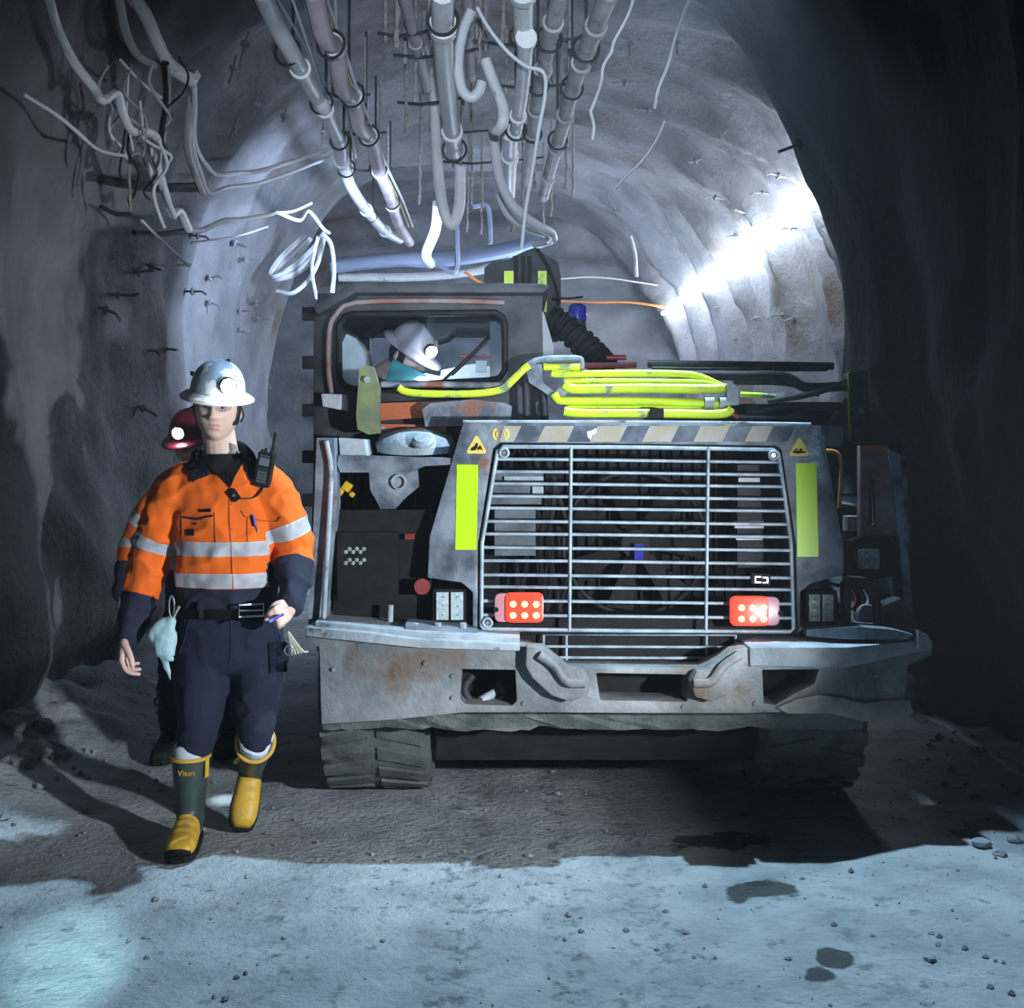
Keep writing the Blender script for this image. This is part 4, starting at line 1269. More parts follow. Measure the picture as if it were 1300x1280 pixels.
# ---- rails over the hood
tube('hand_rail', [U(x, y, Y) for x, y, Y in ((484, 488, 5.0), (560, 488, 5.0), (630, 489, 5.0), (650, 482, 5.0), (672, 463, 5.0), (690, 456, 5.02), (732, 455, 5.05), (738, 460, 5.05), (738, 468, 5.05))], 0.014, DUSTY, LD, n=5, label='dusty hand rail')
tube('hand_rail', [U(x, y, 4.97) for x, y in ((506, 492), (514, 497), (540, 500), (600, 500), (636, 495), (650, 484), (664, 470), (672, 464))], 0.0155, YG, LD, n=5, label='yellow green hand rail')
rails = [
    ([(690, 466), (712, 466), (736, 466)], 0.015, YG, 5.04),
    ([(700, 474), (715, 475), (800, 474), (862, 475), (890, 479), (918, 492), (930, 498)], 0.016, YG, 5.06),
    ([(715, 484), (800, 484), (880, 485), (912, 490)], 0.013, YG, 5.05),
    ([(716, 488), (724, 493), (740, 494), (820, 493), (900, 494), (918, 493), (930, 496)], 0.021, YG, 4.98),
    ([(703, 500), (708, 507), (720, 509), (800, 509), (870, 511), (926, 513)], 0.018, YG, 4.97),
    ([(720, 517), (800, 517), (880, 517), (915, 518)], 0.009, YG, 4.99),
    ([(716, 522), (728, 524), (760, 525), (840, 525), (900, 526), (922, 524), (928, 518)], 0.020, YG, 4.95),
]
for pts, r, m, Y in rails:
    tube('guard_rail', [U(x, y, Y) for x, y in pts], r, m, LD, n=4, seg=10, label='yellow green folded guard rail tube')
plate('rail_bracket', [(666, 462), (688, 462), (690, 486), (704, 498), (714, 488), (722, 486), (722, 498), (706, 514), (694, 500), (672, 486)], 4.98, 0.05, DUSTY, LD, bev=.006)
plate('rail_bracket', [(922, 488), (932, 487), (938, 493), (938, 514), (924, 515)], 4.95, 0.06, DUST2, LD, bev=.006)
for x in (900, 919):
    p = U(x, 511, 4.97)
    cyl('rail_clamp', p - Vector((.02, 0, 0)), p + Vector((.02, 0, 0)), 0.026, DUST2, LD, seg=14, bev=.004)
p, q = U(825, 519, 4.93), U(842, 532, 4.93)
box('rubber_clip', (p.x, 4.91, q.z), (q.x, 4.97, p.z), BLACK, LD, bev=.005)
cyl('rail_post', U(667, 466, 5.03), U(669, 535, 5.03), 0.016, DARKP, LD, seg=8)
cyl('rail_post', U(690, 498, 5.03), U(692, 535, 5.03), 0.016, DARKP, LD, seg=8)
cyl('red_cap', U(930, 526, 4.96), U(938, 531, 4.96), 0.012, REDD, LD, seg=10)
dark_rails = [
    ([(822, 462), (900, 463), (1000, 464), (1058, 465)], 0.018, 5.45), ([(828, 468), (900, 469), (1050, 469)], 0.010, 5.40),
    ([(850, 476), (940, 477), (985, 477), (1005, 482), (1025, 492), (1078, 490)], 0.022, 5.25), ([(930, 484), (1000, 486), (1040, 500)], 0.016, 5.30),
    ([(975, 510), (1030, 500), (1078, 484)], 0.014, 5.22), ([(948, 522), (1000, 516), (1078, 516)], 0.020, 5.25), ([(1000, 530), (1080, 520)], 0.02, 5.35), ([(940, 532), (1020, 534)], 0.02, 5.3),
]
for pts, r, Y in dark_rails:
    tube('dark_rail', [U(x, y, Y) for x, y in pts], r, GREENP if r < .02 else DARKP, LD, n=4, seg=8)
tube('guard_rail', [U(940, 501, 5.15), U(965, 502, 5.15), U(984, 504, 5.15)], 0.012, YG, LD, n=2)
box('engine_cover', (U(850, 0, 5.5).x, 5.40, 1.50), (U(1075, 0, 5.5).x, 6.6, 1.70), DARKP, LD, bev=.02)
po = plate('rail_end_post', [(1076, 476), (1080, 472), (1101, 471), (1106, 560), (1078, 562)], 5.20, 0.07, GREENP, LD, bev=.005, label='dark green end post with yellow edge')
tube('post_edge', [U(1077, 476, 5.19), U(1078, 520, 5.19), U(1079, 560, 5.19)], 0.005, YG, po, n=2, seg=6)
cyl('post_hole', U(1087, 482, 5.21), U(1087, 482, 5.19), 0.014, BLACK, po, seg=12)
plate('gusset', [(1076, 500), (1076, 556), (1040, 556)], 5.24, 0.03, GREENP, LD, bev=.004)
plate('side_block', [(1042, 540), (1070, 542), (1070, 566), (1044, 566)], 5.0, 0.2, DUSTY, LD, bev=.006)
tube('red_bar', [U(735, 464, 5.5), U(790, 464, 5.5), U(808, 463, 5.5)], 0.014, REDD, LD, n=2)
tube('red_bar', [U(770, 454, 5.6), U(795, 454, 5.6)], 0.012, REDD, LD, n=1)

# ---- machinery behind the cab
bl = plate('boom_block', [(614, 362), (615, 340), (625, 332), (645, 329), (668, 318), (680, 314), (690, 322), (708, 332), (712, 350), (712, 425), (690, 425), (688, 364)], 6.6, 0.5, DARKP, LD, bev=.02, label='dark folded boom block behind the cab')
for x in (655, 664, 672):
    p = U(x, 330, 6.58)
    box('boom_rib', (p.x - .012, 6.55, U(0, 362, 6.58).z), (p.x + .012, 6.62, U(0, 326, 6.58).z), BLACK, bl, bev=.004)
for x0, y0, x1, y1 in ((640, 344, 652, 362), (683, 344, 694, 396)):
    p, q = U(x0, y0, 6.55), U(x1, y1, 6.55)
    box('reflector', (p.x, 6.55, q.z), (q.x, 6.60, p.z), YG, bl, bev=.003, label='yellow green reflector on the boom')
tube('boom_cable', [U(682, 316, 6.55), U(696, 340, 6.53), U(708, 372, 6.53), U(706, 420, 6.53)], 0.01, BLACK, bl, n=3, seg=6)
plate('grey_plate', [(684, 395), (690, 396), (703, 440), (702, 456), (684, 456)], 5.9, 0.04, mat('plain_grey', (0.30, 0.34, 0.38), rough=.6), LD, bev=.004)
pts = smooth_path([U(698, 404, 6.0), U(716, 414, 5.98), U(738, 434, 5.95), U(756, 452, 5.9), U(768, 466, 5.85)], 10)
b = bmesh.new()
b_tube(b, pts, [0.062 + (0.012 if i % 4 < 2 else 0) for i in range(len(pts))], 14)
obj('ribbed_hose', b, BLACK, LD, label='thick ribbed black hose')
bc = cyl('beacon_base', U(733, 432, 6.3), U(733, 408, 6.3), 0.045, DARKP, LD, seg=16, bev=.005)
b = bmesh.new()
b_lathe(b, U(733, 408, 6.3), (0, 0, 1), [(0.048, 0), (0.050, .05), (0.046, .08), (0.03, .092), (0.01, .095)], 18)
obj('beacon_dome', b, BLUEL, bc, label='dark blue beacon dome')
b = bmesh.new()
b_lathe(b, U(733, 426, 6.28), (0, 0, 1), [(0.05, 0), (0.05, .05)], 16)
obj('beacon_band', b, WHITEP, bc)
tube('aerial', [U(700, 378, 6.4), U(720, 379, 6.4), U(740, 377, 6.4)], 0.006, BLACK, LD, n=2, seg=6)

# ---- right hand side
sp = solid('side_panel', [(1092, 566), (1126, 566), (1132, 572), (1142, 686), (1092, 688)], 0.05, [([(1104, 612), (1110, 608), (1112, 668), (1104, 670)], -0.2, 0.3)], lambda x, y: 4.86, RUSTP, LD, bev=.006, label='rust red side panel with a slot')
plate('side_panel', [(1092, 566), (1126, 566), (1128, 572), (1092, 574)], 4.855, 0.006, ORANGEP, LD, bev=0)
plate('outer_skin', [(1128, 572), (1142, 576), (1152, 690), (1160, 790), (1150, 800), (1142, 690)], 4.84, 0.9, DUSTY, LD, bev=.008)
plate('outer_skin', [(1144, 578), (1150, 580), (1156, 690), (1150, 690)], 5.1, 0.8, DUSTY, LD, bev=.004)
tube('orange_hose', [U(1040, 572, 4.9), U(1058, 573, 4.9), U(1066, 580, 4.9), U(1068, 600, 4.9), U(1065, 645, 4.9)], 0.008, ORANGEC, LD, n=4, seg=8)
box('side_recess', (U(1046, 0, 5.2).x, 5.2, 0.74), (U(1140, 0, 5.2).x, 5.26, 1.52), BLACK, LD, bev=.005)
cn = cyl('canister', U(1066, 634, 5.0), U(1088, 638, 5.0), 0.026, CHROME, LD, seg=14, bev=.004)
cyl('canister_neck', U(1070, 608, 5.02), U(1074, 628, 5.0), 0.034, DUSTY, cn, seg=12)
cyl('fluid_pot', U(1080, 674, 4.95), U(1080, 655, 4.95), 0.033, mat('pink_plastic', (0.48, 0.38, 0.42), rough=.6), LD, seg=14, bev=.006)
plate('bracket', [(1070, 676), (1084, 676), (1080, 722), (1072, 722)], 4.95, 0.05, RUSTP, LD, bev=.004)
wl = plate('work_lamp', [(1082, 688), (1092, 683), (1136, 684), (1142, 694), (1140, 730), (1112, 736), (1084, 730)], 4.84, 0.14, BLACK, LD, bev=.012, label='black work lamp box on the far corner')
p, q = U(1091, 698, 4.82), U(1117, 723, 4.82)
lg = box('lamp_glass', (p.x, 4.825, q.z), (q.x, 4.85, p.z), LENSD, wl, bev=.004)
for j in range(2):
    for i in range(4):
        c = U(1095 + i * 6, 704 + j * 12 + (i % 2) * 2, 4.824)
        b = bmesh.new()
        b_lathe(b, c + Vector((0, .003, 0)), (0, -1, 0), [(0.009, 0), (0.009, .003), (0.003, .005)], 10)
        obj('diode', b, LENS, wl)
ar = solid('arch_panel', [(1070, 742), (1078, 732), (1100, 734), (1118, 748), (1120, 792), (1138, 798), (1138, 806), (1072, 806)], 0.05, [([(1082, 746), (1098, 744), (1110, 756), (1112, 796), (1080, 798)], -.2, .3)], lambda x, y: 4.72, DARKP, LD, bev=.006)
for i, (m, x0) in enumerate(((REDD, 1080), (BLACK, 1090), (DUST2, 1096), (REDD, 1104))):
    tube('wiring', [U(x0, 748, 4.82), U(x0 + 6, 764, 4.80), U(x0 - 4, 780, 4.79), U(x0 + 3, 798, 4.8)], 0.006, m, LD, n=5, seg=6)
b = bmesh.new()
b_lathe(b, U(1100, 782, 4.80), (0.2, -1, 0), [(0.045, 0), (0.045, .012), (0.03, .018), (0.01, .016)], 18)
obj('cable_drum', b, DUSTY, LD)
tube('drum_rim', ring_pts(U(1100, 782, 4.785), (0.2, -1, 0), 0.045, 20), 0.004, mat('drum_pink', (.45, .25, .25), rough=.6), LD, closed=True, seg=6)
plate('pale_bottle', [(1114, 726), (1126, 726), (1128, 756), (1116, 760)], 4.86, 0.06, DUST2, LD, bev=.008)
plate('foot_plate', [(1024, 800), (1090, 796), (1136, 800), (1160, 806), (1150, 812), (1075, 812), (1024, 808)], 4.62, 0.2, DUSTY, LD, bev=.006)
plate('corner_step', [(1120, 770), (1144, 760), (1162, 784), (1166, 806), (1120, 806)], 4.70, 0.3, DARKP, LD, bev=.01)
plate('corner_bump', [(1166, 800), (1178, 806), (1183, 818), (1180, 828), (1166, 824)], 4.66, 0.2, STEEL, LD, bev=.01)

# ------------------------------------------------------------------ people
from mathutils.bvhtree import BVHTree

SKIN = mat('skin', (0.70, 0.48, 0.40), (0.76, 0.54, 0.45), rough=0.5, scale=30)
LIPS = mat('lips', (0.58, 0.33, 0.29), rough=0.45)
HAIR = mat('black_hair', (0.012, 0.011, 0.012), rough=0.5)
HIVIS = mat('orange_work_cloth', (0.92, 0.165, 0.006), (0.80, 0.13, 0.006), rough=0.85, scale=9, bump=0.12, bscale=120)
HIVISD = mat('dirty_orange_cloth', (0.55, 0.10, 0.01), (0.42, 0.07, 0.01), rough=0.85, scale=9)
NAVY = mat('navy_cloth', (0.010, 0.014, 0.034), (0.016, 0.022, 0.048), rough=0.9, scale=8, bump=0.15, bscale=90)
NAVYT = mat('navy_trouser_cloth', (0.005, 0.009, 0.026), (0.009, 0.015, 0.040), rough=0.9, scale=5, bump=0.2, bscale=60)
TAPE = mat('silver_tape', (0.78, 0.83, 0.92), (0.86, 0.90, 0.96), rough=0.45, scale=16)
BLACKC = mat('black_cloth', (0.008, 0.009, 0.011), rough=0.9)
CAMO = mat('white_camo_hat', (0.84, 0.88, 0.92), rough=0.35, c3=(0.30, 0.42, 0.58), t3=0.50, s3=8.5, soft3=0.02, c2=(0.70, 0.78, 0.85), scale=9)
HATW = mat('white_hat_brim', (0.86, 0.89, 0.92), rough=0.35)
HATRED = mat('red_hat', (0.11, 0.008, 0.018), (0.16, 0.012, 0.03), rough=0.4, scale=10)
HATPALE = mat('pale_dusty_hat', (0.52, 0.46, 0.50), (0.42, 0.38, 0.43), rough=0.5, scale=10)
LAMPW = mat('lit_cap_lamp', (1, 1, 1), rough=0.3, emit=((0.85, 0.93, 1.0), 120))
BOOTG = mat('green_black_rubber', (0.022, 0.040, 0.038), (0.050, 0.075, 0.070), rough=0.45, scale=10)
BOOTY = mat('yellow_rubber', (0.72, 0.42, 0.03), (0.62, 0.38, 0.06), rough=0.5, scale=12, c3=(0.40, 0.30, 0.12), t3=0.60, s3=9)
LINER = mat('pale_boot_liner', (0.52, 0.58, 0.70), (0.62, 0.68, 0.78), rough=0.9, scale=20)
LEATHER = mat('black_leather', (0.012, 0.012, 0.014), rough=0.45)
EYEW = mat('eye_white', (0.7, 0.7, 0.7), rough=0.3)


def b_loft(bm, secs, seg=32, p=2.0):
    """secs: (center, rx, ry, [yaw]) horizontal super-elliptic sections joined upward"""
    rings = []
    for s in secs:
        c, rx, ry = Vector(s[0]), s[1], s[2]
        yaw = s[3] if len(s) > 3 else 0.0
        r = []
        for k in range(seg):
            a = 2 * math.pi * k / seg
            x = math.copysign(abs(math.cos(a)) ** (2 / p), math.cos(a)) * rx
            y = math.copysign(abs(math.sin(a)) ** (2 / p), math.sin(a)) * ry
            r.append(bm.verts.new(c + Vector((x * math.cos(yaw) - y * math.sin(yaw), x * math.sin(yaw) + y * math.cos(yaw), 0))))
        rings.append(r)
    for A, B in zip(rings, rings[1:]):
        for k in range(seg):
            bm.faces.new((A[k], A[(k + 1) % seg], B[(k + 1) % seg], B[k]))
    bm.faces.new(rings[0][::-1])
    bm.faces.new(rings[-1])


def b_limb(bm, pts, rs, n=5, seg=18):
    sp = smooth_path(pts, n)
    m_ = len(sp)
    out = []
    for i in range(m_):
        t = i / (m_ - 1) * (len(rs) - 1)
        k = min(int(t), len(rs) - 2)
        out.append(rs[k] + (rs[k + 1] - rs[k]) * (t - k))
    b_tube(bm, sp, out, seg)
    for c, r in ((sp[0], out[0]), (sp[-1], out[-1])):
        rg = [[bm.verts.new(c + Vector((r * math.sin(math.pi * j / 8) * math.cos(math.pi * k / 6), r * math.sin(math.pi * j / 8) * math.sin(math.pi * k / 6), r * math.cos(math.pi * j / 8)))) for k in range(12)] for j in range(1, 8)]
        for A, B in zip(rg, rg[1:]):
            for k in range(12):
                bm.faces.new((A[k], B[k], B[(k + 1) % 12], A[(k + 1) % 12]))
        bm.faces.new(rg[0])
        bm.faces.new(rg[-1][::-1])


def gs(x, s):
    return math.exp(-0.5 * (x / s) ** 2)


def head_point(d):
    x, y, z = d
    p = Vector((0.0845 * x, 0.097 * y, 0.120 * z))
    if z < 0.1:
        t = sstep(0.1, -1.0, z)
        p.x *= 1 - 0.13 * t
        if y < 0:
            p.y *= 1 + 0.05 * t
        else:
            p.y *= 1 - 0.35 * t
    if y < 0.25:
        f = sstep(0.25, -0.35, y)
        X, Z = p.x, p.z
        q = 0.0
        q += 0.010 * gs(X, .010) * gs(Z - .006, .018)
        q += 0.021 * gs(X, .0115) * gs(Z + .022, .011)
        q += 0.009 * (gs(X - .012, .006) + gs(X + .012, .006)) * gs(Z + .026, .006)
        q += 0.005 * gs(abs(X) - .028, .018) * gs(Z - .030, .009)
        q -= 0.011 * gs(abs(X) - .031, .014) * gs(Z - .012, .009)
        q += 0.004 * gs(abs(X) - .042, .014) * gs(Z + .020, .018)
        q += 0.006 * gs(X, .017) * gs(Z + .053, .005)
        q += 0.007 * gs(X, .015) * gs(Z + .067, .0055)
        q -= 0.007 * gs(X, .019) * gs(Z + .0595, .003)
        q -= 0.003 * gs(X, .02) * gs(Z + .082, .006)
        q += 0.007 * gs(X, .018) * gs(Z + .100, .012)
        p.y -= q * f
    return p


def b_head(bm, c, R):
    for v in bmesh.ops.create_uvsphere(bm, u_segments=120, v_segments=100, radius=1.0)['verts']:
        v.co = c + R @ head_point(v.co.normalized())
    for s in (-1, 1):
        for v in bmesh.ops.create_uvsphere(bm, u_segments=16, v_segments=12, radius=1.0)['verts']:
            q = Vector((v.co.x * 0.009, v.co.y * 0.018, v.co.z * 0.031))
            q = Matrix.Rotation(s * 0.35, 3, 'Z') @ q
            v.co = c + R @ (q + Vector((s * 0.081, 0.012, -0.004)))


def b_hand(bm, W, d, n, l, curls, thumb, size=1.0):
    """W wrist, d hand direction, n back-of-hand normal, l direction towards the thumb"""
    d, n, l = d.normalized(), n.normalized(), l.normalized()
    S = size
    b_limb(bm, [W - d * .03 * S, W + d * .01 * S], [.026 * S, .027 * S], n=2)
    for off in (-.026, -.009, .009, .026):
        b_limb(bm, [W + d * .012 * S + l * off * .6 * S, W + d * .05 * S + l * off * .95 * S, W + d * .088 * S + l * off * S], [.016 * S, .0155 * S, .0125 * S], n=3, seg=12)
    lens = ((.040, .026, .021), (.044, .029, .022), (.041, .027, .021), (.032, .021, .019))
    for i, off in enumerate((.030, .010, -.010, -.029)):
        p = W + d * (.088 - .004 * abs(i - 1)) * S + l * off * S
        pts = [p - d * .012 * S, p]
        a = 0.0
        for ln, cu in zip(lens[i], curls[i]):
            a += math.radians(cu)
            p = p + (d * math.cos(a) - n * math.sin(a) + l * off * .6) * ln * S
            pts.append(p)
        b_limb(bm, pts, [.0105 * S, .0105 * S, .0095 * S, .0088 * S, .0072 * S], n=3, seg=10)
    p0 = W + d * .022 * S + l * .028 * S
    pts = [W + d * .012 * S + l * .012 * S, p0]
    p = p0
    for (a, b, c), ln in zip(thumb, (.040, .032, .026)):
        p = p + (d * a + l * b - n * c).normalized() * ln * S
        pts.append(p)
    b_limb(bm, pts, [.017 * S, .0155 * S, .0125 * S, .0115 * S, .009 * S], n=3, seg=10)


def wrinkle(me, amp, f=(9, 9, 5), seed=0, keep=None):
    nrm = [v.normal.copy() for v in me.vertices]
    for v, nv in zip(me.vertices, nrm):
        c = v.co
        q = noise.noise(Vector((c.x * f[0] + seed, c.y * f[1], c.z * f[2])))
        q2 = noise.noise(Vector((c.x * f[0] * 2.4 + seed, c.y * f[1] * 2.4, c.z * f[2] * 3.1 + 3)))
        r = 1 - abs(noise.noise(Vector((c.x * 6 + c.z * 7 + seed, c.y * 6, c.z * 9 - c.x * 5)))) * 2.2
        v.co = c + nv * amp * (q * .8 + q2 * .5 + max(r, 0) ** 2 * .8 - .3)


def seg_d(p, poly):
    best = (9e9, 0.0, None)
    acc = 0.0
    for a, b in zip(poly, poly[1:]):
        ab = b - a
        L = ab.length
        t = max(0.0, min(1.0, (p - a).dot(ab) / (L * L)))
        dd = (p - (a + ab * t)).length
        if dd < best[0]:
            best = (dd, acc + t * L, ab / L)
        acc += L
    return best


def make_jacket(person, torso, arms, bands_z, arm_specs, m_main, m_low, voxel=0.008, wr=0.008, seed=0, low_z=None):
    """torso: loft sections; arms: list of (pts, radii); arm_specs: per arm ([(band centre distance)], cuff distance)"""
    bm = bmesh.new()
    b_loft(bm, torso, p=2.5)
    for pts, rs in arms:
        b_limb(bm, pts, rs)
    me = remesh(bm, voxel, 4)
    wrinkle(me, wr, seed=seed)
    bm = bmesh.new()
    bm.from_mesh(me)
    polys = [smooth_path(a[0], 2) for a in arms]

    def zone(c):
        best, k, info = 1.40, None, None
        for i, (poly, (pts, rs)) in enumerate(zip(polys, arms)):
            dd, s, ax = seg_d(c, poly)
            if dd / rs[len(rs) // 2] < best and s > 0.07:
                # the torso wins where the point lies within it
                best, k, info = dd / rs[len(rs) // 2], i, s
        if k is not None:
            t0 = min(torso, key=lambda q: abs(q[0].z - c.z))
            if abs(c.x - t0[0].x) < t0[1] * 0.93 and info < 0.20:
                return None, 0
        return k, info

    def cut(test, co, no):
        fs = [f for f in bm.faces if abs((f.calc_center_median() - co).dot(no)) < .03 and test(f.calc_center_median())]
        es = list({e for f in fs for e in f.edges})
        vs = list({v for f in fs for v in f.verts})
        bmesh.ops.bisect_plane(bm, geom=vs + es + fs, plane_co=co, plane_no=no)

    for zc, h in bands_z:
        for s in (-1, 1):
            cut(lambda c: zone(c)[0] is None and abs(c.z - zc) < h + .03, Vector((0, 0, zc + s * h)), Vector((0, 0, 1)))
    if low_z:
        cut(lambda c: zone(c)[0] is None and abs(c.z - low_z) < .03, Vector((0, 0, low_z)), Vector((0, 0, 1)))
    for i, (bs, cuff) in enumerate(arm_specs):
        poly = polys[i]

        def at(s):
            acc = 0
            for a, b in zip(poly, poly[1:]):
                L = (b - a).length
                if acc + L >= s:
                    return a + (b - a) * ((s - acc) / L), (b - a).normalized()
                acc += L
            return poly[-1], (poly[-1] - poly[-2]).normalized()
        for s in [q for b_ in bs for q in (b_ - .027, b_ + .027)] + [cuff]:
            co, no = at(s)
            cut(lambda c, i=i, s=s: zone(c)[0] == i and abs(zone(c)[1] - s) < .06, co, no)
    tape = {}
    for f in bm.faces:
        c = f.calc_center_median()
        k, s = zone(c)
        f.material_index = 0
        if k is None:
            for j, (zc, h) in enumerate(bands_z):
                if abs(c.z - zc) < h:
                    tape.setdefault(('t', j), []).append(f)
            if low_z and c.z < low_z:
                f.material_index = 1
        else:
            bs, cuff = arm_specs[k]
            for j, b_ in enumerate(bs):
                if abs(s - b_) < .027:
                    tape.setdefault((k, j), []).append(f)
            if s > cuff:
                f.material_index = 1
    bm.normal_update()
    tapes = []
    for key, fs in tape.items():
        nb = bmesh.new()
        mp = {}
        for f in fs:
            vs = []
            for v in f.verts:
                if v not in mp:
                    mp[v] = nb.verts.new(v.co + v.normal * 0.003)
                vs.append(mp[v])
            nb.faces.new(vs)
        bmesh.ops.solidify(nb, geom=nb.faces[:], thickness=-0.004)
        tapes.append(nb)
    bvh = BVHTree.FromBMesh(bm)
    jk = obj('jacket', bm, [m_main, m_low], person, angle=180, label='orange work shirt with navy cuffs')
    for nb in tapes:
        obj('reflective_tape', nb, TAPE, jk, angle=60, label='silver reflective tape')
    return jk, bvh


def hit(bvh, px, py, off=0.0):
    o_ = Vector((0, 0, CZ))
    d = (U(px, py, 5) - o_).normalized()
    loc, nrm, _, _ = bvh.ray_cast(o_, d)
    if loc is None:
        return U(px, py, 4.4)
    return loc + nrm * off


def on_cloth(name, outline, bvh, m, parent, off=0.004, th=0.004, **k):
    """a flat piece of cloth following the surface under it"""
    pts = []
    for (x0, y0), (x1, y1) in zip(outline, outline[1:] + outline[:1]):
        n_ = max(1, int(math.hypot(x1 - x0, y1 - y0) / 4))
        pts += [(x0 + (x1 - x0) * i / n_, y0 + (y1 - y0) * i / n_) for i in range(n_)]
    cx = sum(p[0] for p in pts) / len(pts)
    cy = sum(p[1] for p in pts) / len(pts)
    bm = bmesh.new()
    lay = []
    for sc in (1.0, 0.75, 0.5, 0.25):
        lay.append([bm.verts.new(hit(bvh, cx + (x - cx) * sc, cy + (y - cy) * sc, off)) for x, y in pts])
    c = bm.verts.new(hit(bvh, cx, cy, off))
    n_ = len(pts)
    for A, B in zip(lay, lay[1:]):
        for i in range(n_):
            bm.faces.new((A[i], A[(i + 1) % n_], B[(i + 1) % n_], B[i]))
    for i in range(n_):
        bm.faces.new((lay[-1][i], lay[-1][(i + 1) % n_], c))
    bmesh.ops.solidify(bm, geom=bm.faces[:], thickness=th)
    return obj(name, bm, m, parent, angle=60, **k)


def seam(name, pts, bvh, r, m, parent, off=0.002):
    P = []
    for (x0, y0), (x1, y1) in zip(pts, pts[1:]):
        n_ = max(1, int(math.hypot(x1 - x0, y1 - y0) / 4))
        P += [hit(bvh, x0 + (x1 - x0) * i / n_, y0 + (y1 - y0) * i / n_, off) for i in range(n_)]
    P.append(hit(bvh, *pts[-1], off))
    bm = bmesh.new()
    b_tube(bm, P, r, 6)
    return obj(name, bm, m, parent, angle=60)


def hard_hat(person, c, R, m_dome, m_brim, lamp_dir, label, lamp_m=LAMPW, s=1.0):
    prof = []
    for i in range(15):
        t = i / 14 * math.pi / 2
        prof.append((0.106 * math.cos(t) ** 0.8 if i < 14 else 0.004, 0.008 + 0.122 * math.sin(t)))
    bm = bmesh.new()
    seg = 48
    rings = []
    for r, h in prof:
        rings.append([c + R @ Vector((math.cos(2 * math.pi * k / seg) * r * .96, math.sin(2 * math.pi * k / seg) * r * 1.16 * (1 - .10 * (h / .13) ** 2), h + 0.004 * gs(math.cos(2 * math.pi * k / seg), .16) * (r / .1) * (h / .13))) * s for k in range(seg)])
    vr = [[bm.verts.new(p) for p in r] for r in rings]
    for A, B in zip(vr, vr[1:]):
        for k in range(seg):
            bm.faces.new((A[k], A[(k + 1) % seg], B[(k + 1) % seg], B[k]))
    bm.faces.new(vr[0])
    bm.faces.new(vr[-1])
    hat = obj('hard_hat', bm, m_dome, person, angle=180, label=label)
    bm = bmesh.new()
    prof = [(0.100, 0.018), (0.108, 0.010), (0.130, 0.000), (0.143, -0.010), (0.143, -0.014), (0.128, -0.006), (0.105, 0.002), (0.100, 0.004)]
    vr = []
    for r, h in prof:
        vr.append([bm.verts.new(c + R @ Vector((math.cos(2 * math.pi * k / seg) * r * .96, math.sin(2 * math.pi * k / seg) * (r * 1.15 + (0.018 if math.sin(2 * math.pi * k / seg) < 0 else 0) * abs(math.sin(2 * math.pi * k / seg)) * (r > .12)), h)) * s) for k in range(seg)])
    for A, B in zip(vr, vr[1:] + vr[:1]):
        for k in range(seg):
            bm.faces.new((A[k], A[(k + 1) % seg], B[(k + 1) % seg], B[k]))
    obj('hat_brim', bm, m_brim, hat, angle=60)
    # cap lamp on the dome
    ld = R @ Vector(lamp_dir)
    lp = c + R @ (Vector((lamp_dir[0] * .098, lamp_dir[1] * .116, 0.055))) * s
    f = (ld + Vector((0, -0.6, -0.15))).normalized()
    bm = bmesh.new()
    b_lathe(bm, lp - f * .012, f, [(0.022, 0), (0.030, .010), (0.032, .032), (0.029, .036)], 18)
    obj('cap_lamp', bm, BLACK, hat, label='cap lamp housing')
    bm = bmesh.new()
    b_lathe(bm, lp + f * .022, f, [(0.028, 0), (0.026, .006), (0.016, .011), (0.003, .013)], 18)
    obj('lamp_lens', bm, lamp_m, hat, label='glaring white cap lamp lens')
    tube('lamp_cord', [lp, c + R @ Vector((lamp_dir[0] * .06, 0.02, 0.130)) * s, c + R @ Vector((0, .10, .09)) * s, c + R @ Vector((0, .13, 0.0)) * s], 0.004, BLACK, hat, n=5, seg=6)
    return hat, lp, f


